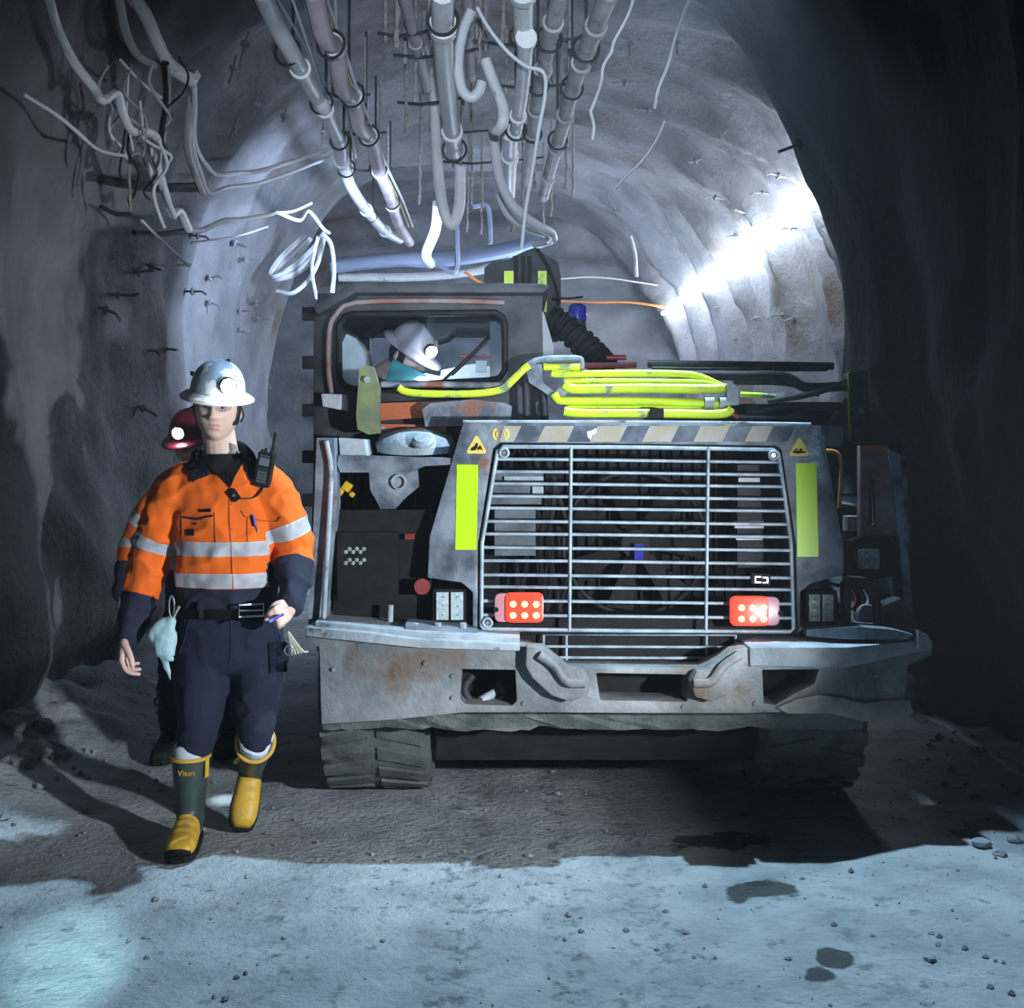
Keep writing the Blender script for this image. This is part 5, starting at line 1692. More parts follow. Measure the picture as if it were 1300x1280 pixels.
def boot(person, M, text=None, toe_black=True, yel=None):
    yel = yel or BOOTY
    bm = bmesh.new()
    b_loft(bm, [(Vector((0, -.040, .06)), .050, .062), (Vector((0, -.045, .12)), .053, .066), (Vector((0, -.045, .20)), .060, .070), (Vector((0, -.047, .325)), .070, .078)], seg=28)
    fl = [(0.020, .030, .05), (0.010, .040, .085), (-.03, .044, .13), (-.08, .046, .135), (-.13, .049, .112), (-.18, .053, .088), (-.22, .053, .076), (-.255, .046, .066), (-.275, .030, .048)]
    rings = []
    for y, hw, h in fl:
        rings.append([bm.verts.new((hw * math.copysign(abs(math.cos(a)) ** .8, math.cos(a)), y, max(0.0, h / 2 + h / 2 * math.copysign(abs(math.sin(a)) ** .9, math.sin(a))))) for a in [2 * math.pi * k / 24 for k in range(24)]])
    for A, B in zip(rings, rings[1:]):
        for k in range(24):
            bm.faces.new((A[k], A[(k + 1) % 24], B[(k + 1) % 24], B[k]))
    bm.faces.new(rings[0])
    bm.faces.new(rings[-1][::-1])
    me = remesh(bm, 0.006, 4)
    bm = bmesh.new()
    bm.from_mesh(me)
    for co, no in (((0, -.082, 0), (0, 1, 0.25)), ((0, 0, .165), (0, 0, 1)), ((0, 0, .018), (0, 0, 1))):
        bmesh.ops.bisect_plane(bm, geom=bm.verts[:] + bm.edges[:] + bm.faces[:], plane_co=co, plane_no=no)
    for f in bm.faces:
        c = f.calc_center_median()
        f.material_index = 0
        if (c - Vector((0, -.082, 0))).dot(Vector((0, 1, .25))) < 0 and c.z < .165:
            f.material_index = 1
    for v in bm.verts:
        v.co.z += 0.002 * math.sin(v.co.y * 170) * (1 if -.2 < v.co.y < -.09 else 0)
    bm.transform(M)
    b_ = obj('rubber_boot', bm, [BOOTG, yel], person, angle=180, label='green black rubber boot with yellow toe' if yel is BOOTY else 'rubber boot coloured dark for the shade around it')

    def part(name, bm, m, **k):
        bm.transform(M)
        return obj(name, bm, m, b_, **k)
    bm = bmesh.new()
    out = []
    for y, hw in ((.025, .03), (.0, .042), (-.06, .046), (-.13, .052), (-.19, .057), (-.235, .055), (-.268, .044), (-.284, .024)):
        out.append((hw, y))
    outl = [Vector((x, y, -.002)) for x, y in out] + [Vector((-x, y, -.002)) for x, y in reversed(out)]
    b_prism(bm, outl, (0, 0, .024))
    bevel(bm, .004)
    part('sole', bm, BLACK)
    if toe_black:
        bm = bmesh.new()
        b_tube(bm, smooth_path([(-.036, -.255, .026), (-.02, -.277, .034), (0, -.284, .038), (.02, -.277, .034), (.036, -.255, .026)], 4), .012, 8)
        part('toe_bumper', bm, BLACK)
    bm = bmesh.new()
    b_tube(bm, [Vector((.071 * math.cos(a), -.047 + .079 * math.sin(a), .322)) for a in [2 * math.pi * k / 32 for k in range(32)]], .0075, 8, closed=True)
    part('boot_rim', bm, yel)
    bm = bmesh.new()
    rings = []
    for j, (sc, z) in enumerate(((.92, .31), (.97, .338), (.93, .362), (.80, .366))):
        rings.append([bm.verts.new((.066 * sc * math.cos(a) * (1 + .06 * math.sin(5 * a)), -.047 + .074 * sc * math.sin(a), z + .010 * math.sin(3 * a + 1) * (j > 0))) for a in [2 * math.pi * k / 32 for k in range(32)]])
    for A, B in zip(rings, rings[1:]):
        for k in range(32):
            bm.faces.new((A[k], A[(k + 1) % 32], B[(k + 1) % 32], B[k]))
    part('boot_liner', bm, LINER)
    if text:
        cu = bpy.data.curves.new('lettering', 'FONT')
        cu.body = text
        cu.size = 0.030
        cu.align_x = 'CENTER'
        cu.extrude = 0.001
        to = bpy.data.objects.new('lettering', cu)
        COL.objects.link(to)
        me = bake(to, [])
        me.transform(M @ Matrix.Translation((0.0, -.122, .268)) @ Matrix.Rotation(math.pi / 2, 4, 'X'))
        link('lettering', me, BOOTY, b_, smooth=False)
        bm = bmesh.new()
        b_prism(bm, [(.062, -.09, .325), (.071, -.06, .325), (.068, -.06, .25), (.060, -.09, .25)], (0.004, -.004, 0))
        part('pull_tab', bm, BOOTY, smooth=False)
    else:
        bm = bmesh.new()
        b_tube(bm, [Vector((-.052 + .012 * math.cos(a), -.100 + .012 * math.cos(a), .268 + .020 * math.sin(a))) for a in [2 * math.pi * k / 18 for k in range(18)]], .005, 6, closed=True)
        part('boot_emblem', bm, yel)
    return b_


def skin_body(name, hc, HR, core, hands, voxel, label, cat, group=None, neck=None):
    bm = bmesh.new()
    b_head(bm, hc, HR)
    nb = neck
    b_limb(bm, [hc + HR @ Vector((0, .022, -.07)), hc * .35 + nb * .65 + HR @ Vector((0, .012, -.02)), nb], [.060, .064, .070], n=3)
    for pts, rs in core:
        b_limb(bm, pts, rs, n=2, seg=10)
    for h in hands:
        b_hand(bm, *h)
    me = remesh(bm, voxel, 1)
    inv = HR.inverted()
    for p in me.polygons:
        q = inv @ (Vector(p.center) - hc)
        if q.y < -.07 and abs(q.x) < .024 - abs(q.z + .060) * .4 and -.0735 < q.z < -.0475:
            p.material_index = 1
    o = link(name, me, [SKIN, LIPS], None, label=label, cat=cat, group=group, angle=180)
    return o


def face_parts(person, hc, HR, glasses=True):
    for s in (-1, 1):
        bm = bmesh.new()
        bmesh.ops.create_uvsphere(bm, u_segments=14, v_segments=10, radius=1)
        for v in bm.verts:
            v.co = hc + HR @ (Vector((v.co.x * .0125, v.co.y * .006, v.co.z * .0042)) + Vector((s * .031, -.0775, .011)))
        e = obj('eye', bm, EYEW, person)
        cyl('iris', hc + HR @ Vector((s * .031, -.080, .011)), hc + HR @ Vector((s * .031, -.0846, .011)), .0046, HAIR, e, seg=10)
        tube('eyebrow', [hc + HR @ Vector((s * .016, -.092, .027)), hc + HR @ Vector((s * .032, -.090, .031)), hc + HR @ Vector((s * .048, -.078, .028))], [.0038, .0028], HAIR, person, n=4, seg=6)
        tube('eyelid', [hc + HR @ Vector((s * .018, -.083, .012)), hc + HR @ Vector((s * .031, -.0855, .0165)), hc + HR @ Vector((s * .044, -.079, .013))], .0018, HAIR, e, n=4, seg=5)
    if glasses:
        fr = mat('clear_frame', (0.16, 0.17, 0.2), rough=.2)
        g = tube('safety_glasses', [hc + HR @ Vector((-.082, .01, .020)), hc + HR @ Vector((-.078, -.05, .024)), hc + HR @ Vector((-.060, -.086, .026)), hc + HR @ Vector((0, -.108, .026)), hc + HR @ Vector((.060, -.086, .026)), hc + HR @ Vector((.078, -.05, .024)), hc + HR @ Vector((.082, .01, .020))], .0026, fr, person, n=5, seg=6, label='clear safety glasses')
        for s in (-1, 1):
            bm = bmesh.new()
            grid = []
            for i in range(9):
                t = i / 8
                x = s * (.008 + .056 * t)
                y = -.107 + .024 * t ** 2
                dz = .030 * (1 - .35 * abs(t - .45) ** 1.5 * 2)
                grid.append((bm.verts.new(hc + HR @ Vector((x, y, .026))), bm.verts.new(hc + HR @ Vector((x, y + .004, .026 - dz)))))
            for a, b in zip(grid, grid[1:]):
                bm.faces.new((a[0], b[0], b[1], a[1]))
            bmesh.ops.solidify(bm, geom=bm.faces[:], thickness=.0015)
            obj('glasses_lens', bm, gm, g)


def hair_cap(person, hc, HR, m=HAIR, low=-.055):
    bm = bmesh.new()
    bmesh.ops.create_uvsphere(bm, u_segments=64, v_segments=48, radius=1)
    kill = []
    for v in bm.verts:
        d = v.co.normalized()
        p = head_point(d)
        side = abs(p.x) > .055 and p.y < .03
        v.co = p * 1.055 + Vector((0, 0, .001)) + d * (.002 * noise.noise(d * 30))
        lim = .035 if p.y < -.045 else (low + .04 * (p.y < -.015) if not side else low)
        if p.z < lim:
            kill.append(v)
    bmesh.ops.delete(bm, geom=kill, context='VERTS')
    bmesh.ops.solidify(bm, geom=bm.faces[:], thickness=.004)
    for v in bm.verts:
        v.co = hc + HR @ v.co
    return obj('hair', bm, m, person, angle=180)


# ---------------------------------------------------------------- the walking miner
Y0 = 4.50
hc = U(276, 520, 4.46)
HR = Matrix.Rotation(math.radians(5), 3, 'Z') @ Matrix.Rotation(math.radians(4), 3, 'X') @ Matrix.Rotation(math.radians(2), 3, 'Y')
neck = U(281, 582, 4.53)
sL, eL, wL = U(224, 614, 4.53), U(190, 706, 4.55), U(160, 808, 4.46)
sR, eR, wR = U(344, 612, 4.52), U(378, 706, 4.56), U(369, 772, 4.36)
pelvis = U(292, 800, 4.55)
hL, kL, aL = U(263, 830, 4.52), U(256, 905, 4.44), U(241, 1040, 4.50)
hR_, kR, aR = U(324, 830, 4.55), U(322, 900, 4.52), U(318, 930, 4.60)
dL = (U(153, 850, 4.42) - wL).normalized()
dR = (U(349, 786, 4.27) - wR).normalized()
hands = [
    (wL, dL, Vector((-1, -.25, 0)), Vector((.25, -1, 0)), ((28, 30, 20), (30, 32, 20), (34, 34, 20), (38, 36, 20)), ((.75, .35, .5), (1, .0, .5), (1, -.1, .3))),
    (wR, dR, Vector((.25, -1, .35)), Vector((-.3, -.1, 1)), ((35, 60, 25), (62, 85, 40), (66, 90, 40), (70, 90, 40)), ((.85, .3, .4), (1, -.2, .7), (1, -.4, .6))),
]
core = [([neck, U(285, 660, Y0 + .03), pelvis], [.07, .09, .09]), ([U(285, 650, 4.53), sL + Vector((.03, 0, -.03)), eL, wL], [.05, .035, .035, .026]), ([U(285, 650, 4.53), sR + Vector((-.03, 0, -.03)), eR, wR], [.05, .035, .035, .026]),
        ([pelvis, hL, kL, aL], [.07, .05, .03, .02]), ([pelvis, hR_, kR, aR], [.07, .05, .03, .02])]
man = skin_body('person', hc, HR, core, hands, 0.0032, 'walking miner in orange shirt and white hard hat, radio on his chest', 'person', neck=neck)
face_parts(man, hc, HR)
hair_cap(man, hc, HR)
HM = Matrix.Rotation(math.radians(4), 3, 'Z') @ Matrix.Rotation(math.radians(11), 3, 'X') @ Matrix.Rotation(math.radians(6), 3, 'Y')
hat, lamp_p, lamp_f = hard_hat(man, hc + HR @ Vector((0, -.004, .058)), HM, CAMO, HATW, (0.50, -0.85, 0), 'white hard hat with pale blue camouflage patches')
for dx, dy, dz in ((-.088, -.055, .085),):
    p = hc + HR @ Vector((0, -.004, .050)) + HM @ Vector((dx, dy, dz))
    bm = bmesh.new()
    b_box(bm, (-.010, -.004, -.008), (.010, .004, .008), Matrix.Translation(p) @ HM.to_4x4() @ Matrix.Rotation(-.9, 4, 'Z'))
    obj('hat_sticker', bm, BLACKC, hat, smooth=False)
tube('chin_strap', [hc + HR @ Vector((.080, -.03, .03)), hc + HR @ Vector((.094, -.015, .005)), hc + HR @ Vector((.098, .0, -.02)), hc + HR @ Vector((.088, .01, -.045))], .003, BLACKC, man, n=5, seg=6)


def sec(cx, y, hw, dep, Y=4.535):
    return (U(cx, y, Y), hw * Y / F, dep)


torso = [sec(291, 778, 60, .118), sec(291, 758, 61, .125), sec(290, 735, 61, .128), sec(288, 700, 61, .130), sec(286, 660, 63, .128), sec(284, 630, 67, .118), sec(283, 612, 67, .105), sec(282, 600, 58, .092), sec(282, 590, 44, .078), sec(281, 582, 30, .068)]
arms = [([U(238, 610, 4.53), U(222, 628, 4.53), U(206, 665, 4.54), U(192, 706, 4.55), U(180, 752, 4.52), U(163, 806, 4.47)], [.075, .090, .084, .078, .074, .052]),
        ([U(330, 608, 4.52), U(348, 628, 4.52), U(364, 664, 4.53), U(374, 702, 4.54), U(373, 735, 4.45), U(369, 766, 4.375)], [.075, .088, .080, .074, .066, .050])]
jk, bvh = make_jacket(man, torso, arms, [(U(0, 697.5, 4.41).z, .027), (U(0, 738, 4.41).z, .027)], [([.275], .485), ([.225], .375)], HIVIS, NAVY, voxel=0.0075, wr=0.014, seed=3, low_z=U(0, 748, 4.41).z)
# collar, undershirt and details on the shirt front
cb = bmesh.new()
cb.from_mesh(jk.data)
b_loft(cb, [(neck + Vector((0, -.012, -.06)), .125, .105), (neck + Vector((0, -.008, -.02)), .100, .092), (neck + Vector((0, .0, .02)), .084, .082), (neck + Vector((0, .004, .05)), .078, .078)])
cbvh = BVHTree.FromBMesh(cb)
cb.free()
on_cloth('undershirt', [(256, 582), (264, 577), (300, 576), (310, 580), (306, 592), (298, 606), (292, 621), (282, 610), (270, 598)], cbvh, BLACKC, jk, off=.003, th=.004, label='black undershirt at the open neck')
bm = bmesh.new()
b_tube(bm, ring_pts(neck + Vector((0, -.006, .004)), (0, -.30, 1), .070, 28), .012, 8, closed=True)
obj('undershirt_collar', bm, BLACKC, jk)
on_cloth('collar', [(243, 574), (254, 566), (259, 580), (264, 594), (267, 604), (245, 613), (239, 594)], cbvh, NAVY, jk, off=.008, th=.009, label='navy collar flap')
on_cloth('collar', [(306, 567), (312, 564), (322, 574), (330, 592), (326, 610), (315, 607), (308, 590)], cbvh, NAVY, jk, off=.008, th=.009, label='navy collar flap')
bm = bmesh.new()
pts = ring_pts(neck + Vector((0, .016, .016)), (0, -.35, 1), .088, 22, a0=math.radians(-20), a1=math.radians(200), flat=(1, 0, 0))
b_tube(bm, pts, [.015] * len(pts), 8)
for v in bm.verts:
    v.co.z = neck.z + .016 + (v.co.z - neck.z - .016) * 1.3
obj('collar_stand', bm, NAVY, jk)
seam('placket_seam', [(291, 622), (291, 660), (293, 690), (296, 748)], bvh, .0022, mat('dark_orange_seam', (.35, .07, .01), rough=.9), jk)
SEAMM = bpy.data.materials['dark_orange_seam']
seam('pocket_seam', [(306, 648), (311, 656), (330, 661), (352, 662), (357, 656)], bvh, .002, SEAMM, jk)
seam('pocket_seam', [(314, 658), (314, 688)], bvh, .0016, SEAMM, jk)
seam('pocket_seam', [(232, 656), (250, 659), (270, 655)], bvh, .004, BLACKC, jk, off=.003)
seam('pocket_seam', [(231, 650), (232, 690)], bvh, .0016, SEAMM, jk)
seam('pocket_seam', [(272, 650), (274, 690)], bvh, .0016, SEAMM, jk)
on_cloth('name_tag', [(253, 647), (268, 646), (268, 650), (254, 651)], bvh, BLACKC, jk, off=.004, th=.003)
on_cloth('cloth_patch', [(237, 672), (247, 672), (247, 679), (238, 680)], bvh, NAVY, jk, off=.004, th=.003)
seam('pocket_button', [(248, 665), (250, 665)], bvh, .004, BLACKC, jk)
for y in (640, 672, 712):
    seam('shirt_button', [(294, y), (294.6, y)], bvh, .0035, SEAMM, jk)
PEN = mat('blue_pen', (.10, .06, .42), rough=.3)
pn = root('pen', hit(bvh, 322, 664, .004), 'purple blue pen clipped in the chest pocket', 'pen')
cyl('pen_barrel', hit(bvh, 321, 653, .010), hit(bvh, 324, 669, .010), .0055, PEN, pn, seg=10, bev=.001)
cyl('pen_clip', hit(bvh, 324, 663, .012), hit(bvh, 325, 676, .012), .002, CHROME, pn, seg=6)

# pose of the trailing boot
toe = U(307, 1057, 4.60)
Rb = Matrix.Rotation(math.radians(10), 4, 'Z') @ Matrix.Rotation(math.radians(9), 4, 'Y') @ Matrix.Rotation(math.radians(54), 4, 'X')
Mb2 = Matrix.Translation(Vector((toe.x, toe.y, .030))) @ Rb @ Matrix.Translation(Vector((0, .262, 0)))
# trousers and belt
bm = bmesh.new()
b_loft(bm, [sec(292, 850, 60, .10), sec(293, 832, 68, .125), sec(293, 800, 66, .128), sec(292, 778, 64, .126), sec(291, 768, 63, .122)], p=2.4)
b_limb(bm, [U(258, 826, 4.53), U(256, 862, 4.50), U(255, 900, 4.46), U(249, 940, 4.47), U(243, 972, 4.49), U(242, 1000, 4.49)], [.108, .102, .086, .070, .053, .046])
b_limb(bm, [U(328, 826, 4.55), U(328, 862, 4.52), U(324, 900, 4.52), (U(324, 900, 4.52) + Mb2 @ Vector((0, -.047, .36))) / 2, Mb2 @ Vector((0, -.047, .34)), Mb2 @ Vector((0, -.045, .22))], [.110, .106, .092, .076, .058, .045])
me = remesh(bm, .008, 4)
wrinkle(me, .009, f=(8, 8, 3.2), seed=11)
tb = bmesh.new()
tb.from_mesh(me)
tbvh = BVHTree.FromBMesh(tb)
tb.free()
tro = link('trousers', me, NAVYT, man, angle=180, label='dark navy work trousers')
seam('fly_seam', [(293, 784), (294, 820), (292, 842)], tbvh, .002, NAVY, tro)
seam('pocket_seam', [(240, 788), (234, 815), (228, 830)], tbvh, .002, NAVY, tro)
seam('pocket_seam', [(346, 788), (352, 815), (358, 828)], tbvh, .002, NAVY, tro)
on_cloth('cargo_pocket', [(340, 818), (362, 814), (365, 852), (342, 856)], tbvh, NAVYT, tro, off=.010, th=.012)
bm = bmesh.new()
rings = []
for dz in (-.019, .019):
    q = sec(291.5, 774, 64, .127)
    rings.append([bm.verts.new(q[0] + Vector((math.copysign(abs(math.cos(a)) ** .83, math.cos(a)) * (q[1] + .006), math.copysign(abs(math.sin(a)) ** .83, math.sin(a)) * .137, dz))) for a in [2 * math.pi * k / 64 for k in range(64)]])
for k in range(64):
    bm.faces.new((rings[0][k], rings[0][(k + 1) % 64], rings[1][(k + 1) % 64], rings[1][k]))
bmesh.ops.solidify(bm, geom=bm.faces[:], thickness=-.006)
bb = BVHTree.FromBMesh(bm)
belt = obj('belt', bm, LEATHER, man, angle=60, label='black leather belt')
c = hit(bb, 318, 774, .022)
tube('belt_buckle', [c + Vector((x, 0.012 * (x / .03), z)) for x, z in ((-.042, -.022), (.042, -.022), (.042, .022), (-.042, .022))], .0042, CHROME, belt, closed=True, seg=8, label='chrome belt buckle')
cyl('buckle_prong', c + Vector((-.042, -.012, 0)), c + Vector((.04, .008, 0)), .003, CHROME, belt, seg=6)
for px in (256, 280):
    bm = bmesh.new()
    p = hit(bb, px, 774, .003)
    b_box(bm, (p.x - .007, p.y - .005, p.z - .03), (p.x + .007, p.y + .004, p.z + .03))
    bevel(bm, .002)
    obj('belt_loop', bm, NAVYT, tro)

# boots
Mb = Matrix.Translation(Vector((U(242, 0, 4.5).x, 4.53, 0.012))) @ Matrix.Rotation(math.radians(4), 4, 'Z')
boot(man, Mb, text='Visan')
boot(man, Mb2, toe_black=False)

# pen in the hand
pt = U(350, 785, 4.24)
pn = root('pen', pt, 'blue pen held in the miner\'s closed hand', 'pen')
cyl('pen_barrel', pt + Vector((-.012, -.02, -.006)), pt + Vector((.022, .025, .010)), .0050, PEN, pn, seg=10, bev=.001)
cyl('pen_cap', pt + Vector((-.020, -.030, -.009)), pt + Vector((-.008, -.015, -.005)), .0058, mat('pen_cap_blue', (.12, .16, .75), rough=.3), pn, seg=10, bev=.001)

# radio clipped on the chest
rc = hit(bvh, 336, 600, .026)
RT = Matrix.Translation(rc) @ Matrix.Rotation(math.radians(-8), 4, 'Z') @ Matrix.Rotation(math.radians(12), 4, 'Y') @ Matrix.Rotation(math.radians(6), 4, 'X')
rad = root('two_way_radio', rc, 'black two-way radio with aerial clipped to the orange shirt', 'radio')


def rpart(name, lo_, hi_, m, par, bev=.003, **k):
    bm = bmesh.new()
    b_box(bm, lo_, hi_)
    if bev:
        bevel(bm, bev)
    bm.transform(RT)
    return obj(name, bm, m, par, **k)


rb = rpart('radio_body', (-.029, -.017, -.070), (.029, .017, .058), BLACK, rad, .007)
rpart('radio_screen', (-.019, -.0185, .010), (.019, -.015, .040), mat('radio_screen', (.16, .20, .24), rough=.15), rb, .001)
rpart('speaker_slot', (-.019, -.0185, .044), (.019, -.015, .050), mat('radio_trim', (.10, .11, .12), rough=.5), rb, .001)
rpart('keypad', (-.020, -.0182, -.058), (.020, -.015, .002), mat('radio_keypad', (.03, .032, .036), rough=.5), rb, .001)
KEY = mat('radio_key', (.13, .14, .15), rough=.5)
for i in range(3):
    for j in range(4):
        rpart('key', (-.018 + i * .0125, -.0198, -.055 + j * .0115), (-.008 + i * .0125, -.017, -.047 + j * .0115), KEY, rb, 0)
for q, r, h, nm in (((.018, 0, .058), .0075, .085, 'aerial'), ((-.008, 0, .058), .007, .016, 'volume_knob'), ((-.021, 0, .058), .005, .010, 'channel_knob')):
    bm = bmesh.new()
    b_lathe(bm, q, (0, 0, 1), [(r, 0), (r, h * .2), (r * .8, h * .25), (r * .75, h * .95), (r * .3, h)], 12)
    bm.transform(RT)
    obj(nm, bm, BLACK, rad)
# speaker microphone and its cord
mc = hit(bvh, 298, 629, .012)
mic = root('shoulder_microphone', mc, 'small black clip microphone on the shirt placket, wired to the radio', 'microphone')
bm = bmesh.new()
b_box(bm, (-.013, -.009, -.022), (.013, .009, .022), Matrix.Translation(mc) @ Matrix.Rotation(math.radians(-35), 4, 'Y'))
bevel(bm, .004)
mb = obj('microphone_body', bm, BLACK, mic)
cyl('microphone_button', mc + Vector((0, -.010, 0)), mc + Vector((0, -.013, 0)), .006, CHROME, mb, seg=10)
CORD = mat('radio_cord', (.10, .05, .02), rough=.5)
bm = bmesh.new()
P = smooth_path([hit(bvh, 300, 633, .010), hit(bvh, 310, 634, .006), hit(bvh, 322, 632, .006), hit(bvh, 333, 624, .008), hit(bvh, 338, 614, .012), rc + Vector((-.005, -.005, -.07))], 6)
b_tube(bm, P, .0032, 6)
obj('microphone_cord', bm, CORD, mic)

# glove hanging from a clip on the belt
GLV = mat('pale_glove_leather', (.34, .56, .62), (.46, .68, .72), rough=.8, scale=18, bump=.3, bscale=60)
gp = U(220, 782, 4.42)
gv = root('work_glove', gp, 'pale blue work glove hanging from a belt clip', 'glove')
bm = bmesh.new()


def strip(pts, ws, th=.016):
    b_limb(bm, [U(x, y, Y) for x, y, Y in pts], ws, n=4, seg=10)


strip([(217, 788, 4.42), (209, 796, 4.42), (200, 806, 4.41)], [.022, .040, .036])
strip([(215, 792, 4.41), (208, 812, 4.40), (206, 826, 4.40)], [.026, .040, .030])
strip([(203, 815, 4.40), (207, 832, 4.40), (212, 850, 4.41)], [.024, .017, .010])
strip([(208, 822, 4.39), (213, 834, 4.39), (217, 838, 4.39)], [.026, .018, .010])
strip([(217, 792, 4.42), (220, 812, 4.41), (219, 830, 4.41)], [.016, .016, .010])
strip([(208, 832, 4.41), (214, 850, 4.42), (217, 862, 4.42)], [.013, .010, .006])
me = remesh(bm, .005, 3)
nrm = [v.normal.copy() for v in me.vertices]
for v, nv in zip(me.vertices, nrm):
    v.co.y = 4.405 + (v.co.y - 4.405) * .55
    v.co += nv * .004 * noise.noise(v.co * 40)
link('glove_body', me, GLV, gv, angle=180)
bm = bmesh.new()
b_tube(bm, [U(218, 784, 4.41) + Vector((.010 * math.cos(a), 0, .040 * math.sin(a) + .04)) for a in [2 * math.pi * k / 20 for k in range(20)]], .0032, 6, closed=True)
obj('belt_clip', bm, CHROME, gv)
tube('clip_strap', [U(219, 788, 4.41), U(223, 778, 4.41), U(228, 770, 4.41)], .006, mat('strap_grey', (.3, .3, .28), rough=.8), gv, n=3, seg=6)
# bundle of keys and cord on the other hip
kp = U(369, 822, 4.42)
ky = root('key_bundle', kp, 'small bunch of pale cord and keys at the miner\'s hip', 'keys')
for i in range(6):
    tube('cord_strand', [U(366, 802, 4.44), U(368 + i, 812, 4.44), U(370 + i * 3, 822 + i, 4.45), U(371 + i * 4, 832 - i, 4.46)], .0035, mat('pale_cord', (.50, .50, .38), rough=.9) if i == 0 else bpy.data.materials['pale_cord'], ky, n=3, seg=5)
tube('key_ring', ring_pts(U(367, 826, 4.43), (0.2, 1, 0), .018, 16), .003, CHROME, ky, closed=True, seg=6)

# ---------------------------------------------------------------- the companion behind him
YW = 5.75


def V2(px, py, dy=0.0):
    x = 246 + (px - 276) * 0.86
    y = 518 + (py - 458) * 0.686
    return U(x, y, YW + dy)


hc2 = V2(276, 525, -.04)
HR2 = Matrix.Rotation(math.radians(-14), 3, 'Z') @ Matrix.Rotation(math.radians(14), 3, 'X')
nk2 = V2(281, 592, .05)
core2 = [([nk2, V2(285, 660), V2(292, 800, .05)], [.07, .09, .09]), ([nk2, V2(224, 618), V2(190, 706), V2(172, 800, -.1)], [.05, .04, .035, .026]), ([nk2, V2(344, 618), V2(378, 706), V2(365, 780, -.1)], [.05, .04, .035, .026]),
         ([V2(292, 800, .05), V2(260, 840), V2(250, 940, -.1), V2(243, 1060)], [.08, .05, .03, .02]), ([V2(292, 800, .05), V2(324, 840), V2(330, 940, -.06), V2(326, 1060, .1)], [.08, .05, .03, .02])]
d2 = Vector((0, -.2, -1))
hands2 = [(V2(172, 800, -.1), d2, Vector((-1, -.2, 0)), Vector((.2, -1, 0)), ((25, 30, 20),) * 4, ((.75, .35, .5), (1, .0, .5), (1, -.1, .3))),
          (V2(365, 780, -.1), d2, Vector((1, -.2, 0)), Vector((-.2, -1, 0)), ((25, 30, 20),) * 4, ((.75, .35, .5), (1, .0, .5), (1, -.1, .3)))]
mate = skin_body('person', hc2, HR2, core2, hands2, 0.005, 'miner in orange shirt and dark red hard hat, half hidden behind the walking one', 'person', neck=nk2)
face_parts(mate, hc2, HR2, glasses=False)
hair_cap(mate, hc2, HR2)
hard_hat(mate, hc2 + HR2 @ Vector((0, -.004, .048)), HR2 @ Matrix.Rotation(math.radians(6), 3, 'X'), HATRED, HATRED, (0.06, -.99, 0), 'dark red hard hat')


def sec2(cx, y, hw, dep):
    p = V2(cx, y, .03)
    return (p, hw * .86 * YW / F, dep)


torso2 = [sec2(291, 790, 56, .118), sec2(290, 735, 57, .128), sec2(288, 700, 57, .130), sec2(286, 660, 58, .128), sec2(284, 635, 60, .115), sec2(283, 618, 58, .10), sec2(282, 606, 44, .085), sec2(281, 594, 28, .068)]
arms2 = [([V2(240, 620), V2(222, 638), V2(204, 675), V2(190, 716), V2(182, 755, -.04), V2(172, 800, -.1)], [.075, .088, .084, .078, .072, .052]),
         ([V2(330, 620), V2(348, 638), V2(364, 675), V2(374, 716), V2(372, 750, -.04), V2(365, 780, -.1)], [.075, .088, .08, .074, .068, .05])]
make_jacket(mate, torso2, arms2, [(V2(0, 700).z, .027), (V2(0, 742).z, .027)], [([.17, .30], .40), ([.17, .30], .40)], HIVIS, NAVY, voxel=.011, wr=.009, seed=23, low_z=V2(0, 756).z)
bm = bmesh.new()
b_loft(bm, [sec2(292, 870, 52, .10), sec2(293, 840, 60, .125), sec2(292, 785, 57, .124)], p=2.4)
b_limb(bm, [V2(262, 850), V2(252, 940, -.08), V2(244, 1020), V2(243, 1045)], [.11, .095, .075, .06])
b_limb(bm, [V2(322, 850), V2(328, 940, -.04), V2(326, 1020, .08), V2(326, 1045, .1)], [.11, .095, .075, .06])
me = remesh(bm, .012, 3)
wrinkle(me, .010, f=(8, 8, 3.2), seed=31)
link('trousers', me, NAVY, mate, angle=180, label='dark trousers')
ankle_band = V2(258, 880, -.03)
bm = bmesh.new()
b_tube(bm, ring_pts(V2(257, 885, -.035), (0, .08, 1), .112, 28), .010, 6, closed=True)
for v in bm.verts:
    v.co.z = V2(257, 885).z + (v.co.z - V2(257, 885).z) * 2.4
obj('reflective_tape', bm, TAPE, mate)
for px, dy in ((243, .05), (326, .15)):
    p = V2(px, 1060)
    boot(mate, Matrix.Translation(Vector((p.x, YW + dy, .012))) @ Matrix.Scale(.97, 4), toe_black=False, yel=BLACK)  # toe and rim blackened, standing in for the shadow at his feet

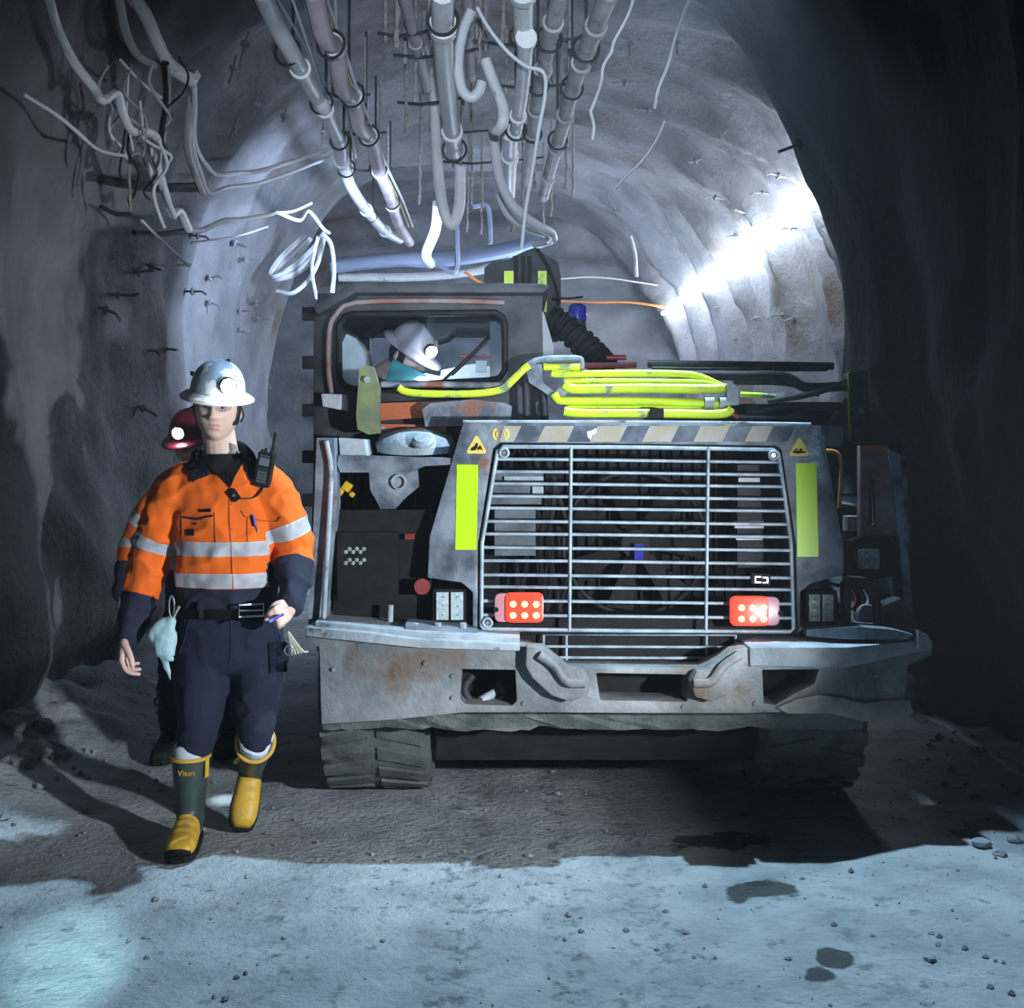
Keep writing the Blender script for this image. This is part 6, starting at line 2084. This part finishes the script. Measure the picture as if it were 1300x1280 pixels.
# ---------------------------------------------------------------- the driver in the cab
hc3 = U(518, 452, 5.72)
HR3 = Matrix.Rotation(math.radians(62), 3, 'Z') @ Matrix.Rotation(math.radians(28), 3, 'X')
nk3 = U(486, 480, 5.80)
pv3 = U(462, 560, 5.85)
core3 = [([nk3, U(468, 520, 5.85), pv3], [.07, .10, .10]), ([nk3, U(470, 500, 5.66), U(496, 545, 5.58), U(540, 500, 5.60)], [.05, .045, .035, .026]), ([nk3, U(474, 500, 6.0), U(500, 545, 6.02), U(545, 505, 5.9)], [.05, .045, .035, .026]),
         ([pv3, U(560, 566, 5.75), U(575, 640, 5.75)], [.08, .07, .05]), ([pv3, U(560, 566, 5.98), U(575, 640, 5.98)], [.08, .07, .05])]
hands3 = [(U(540, 500, 5.60), Vector((1, 0.2, .4)), Vector((0, -.4, 1)), Vector((0, 1, .3)), ((30, 40, 30),) * 4, ((.75, .35, .5), (1, .0, .5), (1, -.1, .3)))]
drv = skin_body('person', hc3, HR3, core3, hands3, 0.005, 'driver in a pale hard hat bent over papers inside the cab', 'person', neck=nk3)
face_parts(drv, hc3, HR3, glasses=False)
hair_cap(drv, hc3, HR3)
hard_hat(drv, hc3 + HR3 @ Vector((0, -.004, .050)), HR3 @ Matrix.Rotation(math.radians(8), 3, 'X'), HATPALE, HATPALE, (-.35, -.94, 0), 'pale dusty hard hat')
bm = bmesh.new()
b_loft(bm, [(pv3, .15, .20), (U(466, 530, 5.85), .14, .20), (U(470, 505, 5.85), .13, .21), (U(478, 490, 5.84), .10, .17), (U(484, 482, 5.82), .07, .08)], p=2.4)
b_limb(bm, [U(474, 496, 5.68), U(470, 508, 5.62), U(496, 548, 5.56), U(530, 512, 5.58)], [.07, .08, .07, .05])
b_limb(bm, [U(476, 496, 6.0), U(474, 505, 6.04), U(500, 545, 6.04), U(538, 510, 5.92)], [.07, .08, .07, .05])
me = remesh(bm, .012, 3)
wrinkle(me, .010, seed=41)
link('jacket', me, mat('dark_red_orange_cloth', (.30, .045, .012), (.05, .012, .012), rough=.9, scale=7), drv, angle=180, label='dark orange jacket')
bm = bmesh.new()
b_limb(bm, [pv3, U(562, 566, 5.75), U(577, 640, 5.75)], [.11, .09, .07])
b_limb(bm, [pv3, U(562, 566, 5.98), U(577, 640, 5.98)], [.11, .09, .07])
link('trousers', remesh(bm, .014, 3), NAVY, drv, angle=180)
TEAL = mat('teal_folder', (.05, .27, .31), (.07, .32, .36), rough=.6, scale=6)
fo = root('paper_folder', U(515, 482, 5.55), 'teal folder held by the driver in the cab', 'folder')
bm = bmesh.new()
b_prism(bm, [U(490, 480, 5.50), U(499, 456, 5.62), U(546, 480, 5.60), U(548, 492, 5.50), U(492, 492, 5.45)], (0, .012, .004))
obj('folder_cover', bm, TEAL, fo, smooth=False)
bm = bmesh.new()
b_prism(bm, [U(525, 482, 5.52), U(540, 474, 5.64), U(566, 480, 5.64), U(560, 492, 5.52)], (0, .004, .002))
obj('paper_sheet', bm, WHITEP, fo, smooth=False)

# light thrown by the cap lamps themselves
light('cap_lamp_glow', 'SPOT', lamp_p + lamp_f * .06, lamp_p + Vector((-.15, -3, -1.2)), 6, (0.85, 0.93, 1.0), 0.01, 100, 1.0)
light('driver_lamp_glow', 'POINT', U(560, 462, 5.55), None, 2.0, (0.75, 0.88, 1.0), 0.02)

# dust hanging in the air of the drive, added to lift the dark tones
hz = bpy.data.materials.new('dust_haze')
hz.use_nodes = True
nt = hz.node_tree
nt.nodes.remove(nt.nodes['Principled BSDF'])
vs_ = nt.nodes.new('ShaderNodeVolumeScatter')
vs_.inputs['Color'].default_value = (0.80, 0.86, 0.95, 1)
vs_.inputs['Density'].default_value = 0.0045
vs_.inputs['Anisotropy'].default_value = 0.25
nt.links.new(vs_.outputs[0], nt.nodes['Material Output'].inputs['Volume'])
bm = bmesh.new()
b_box(bm, (-6.5, 0.6, -0.2), (3.4, 18.6, 5.4))
obj('dust_haze', bm, hz, smooth=False, label='thin dust haze hanging in the drive', cat='haze', kind='stuff')
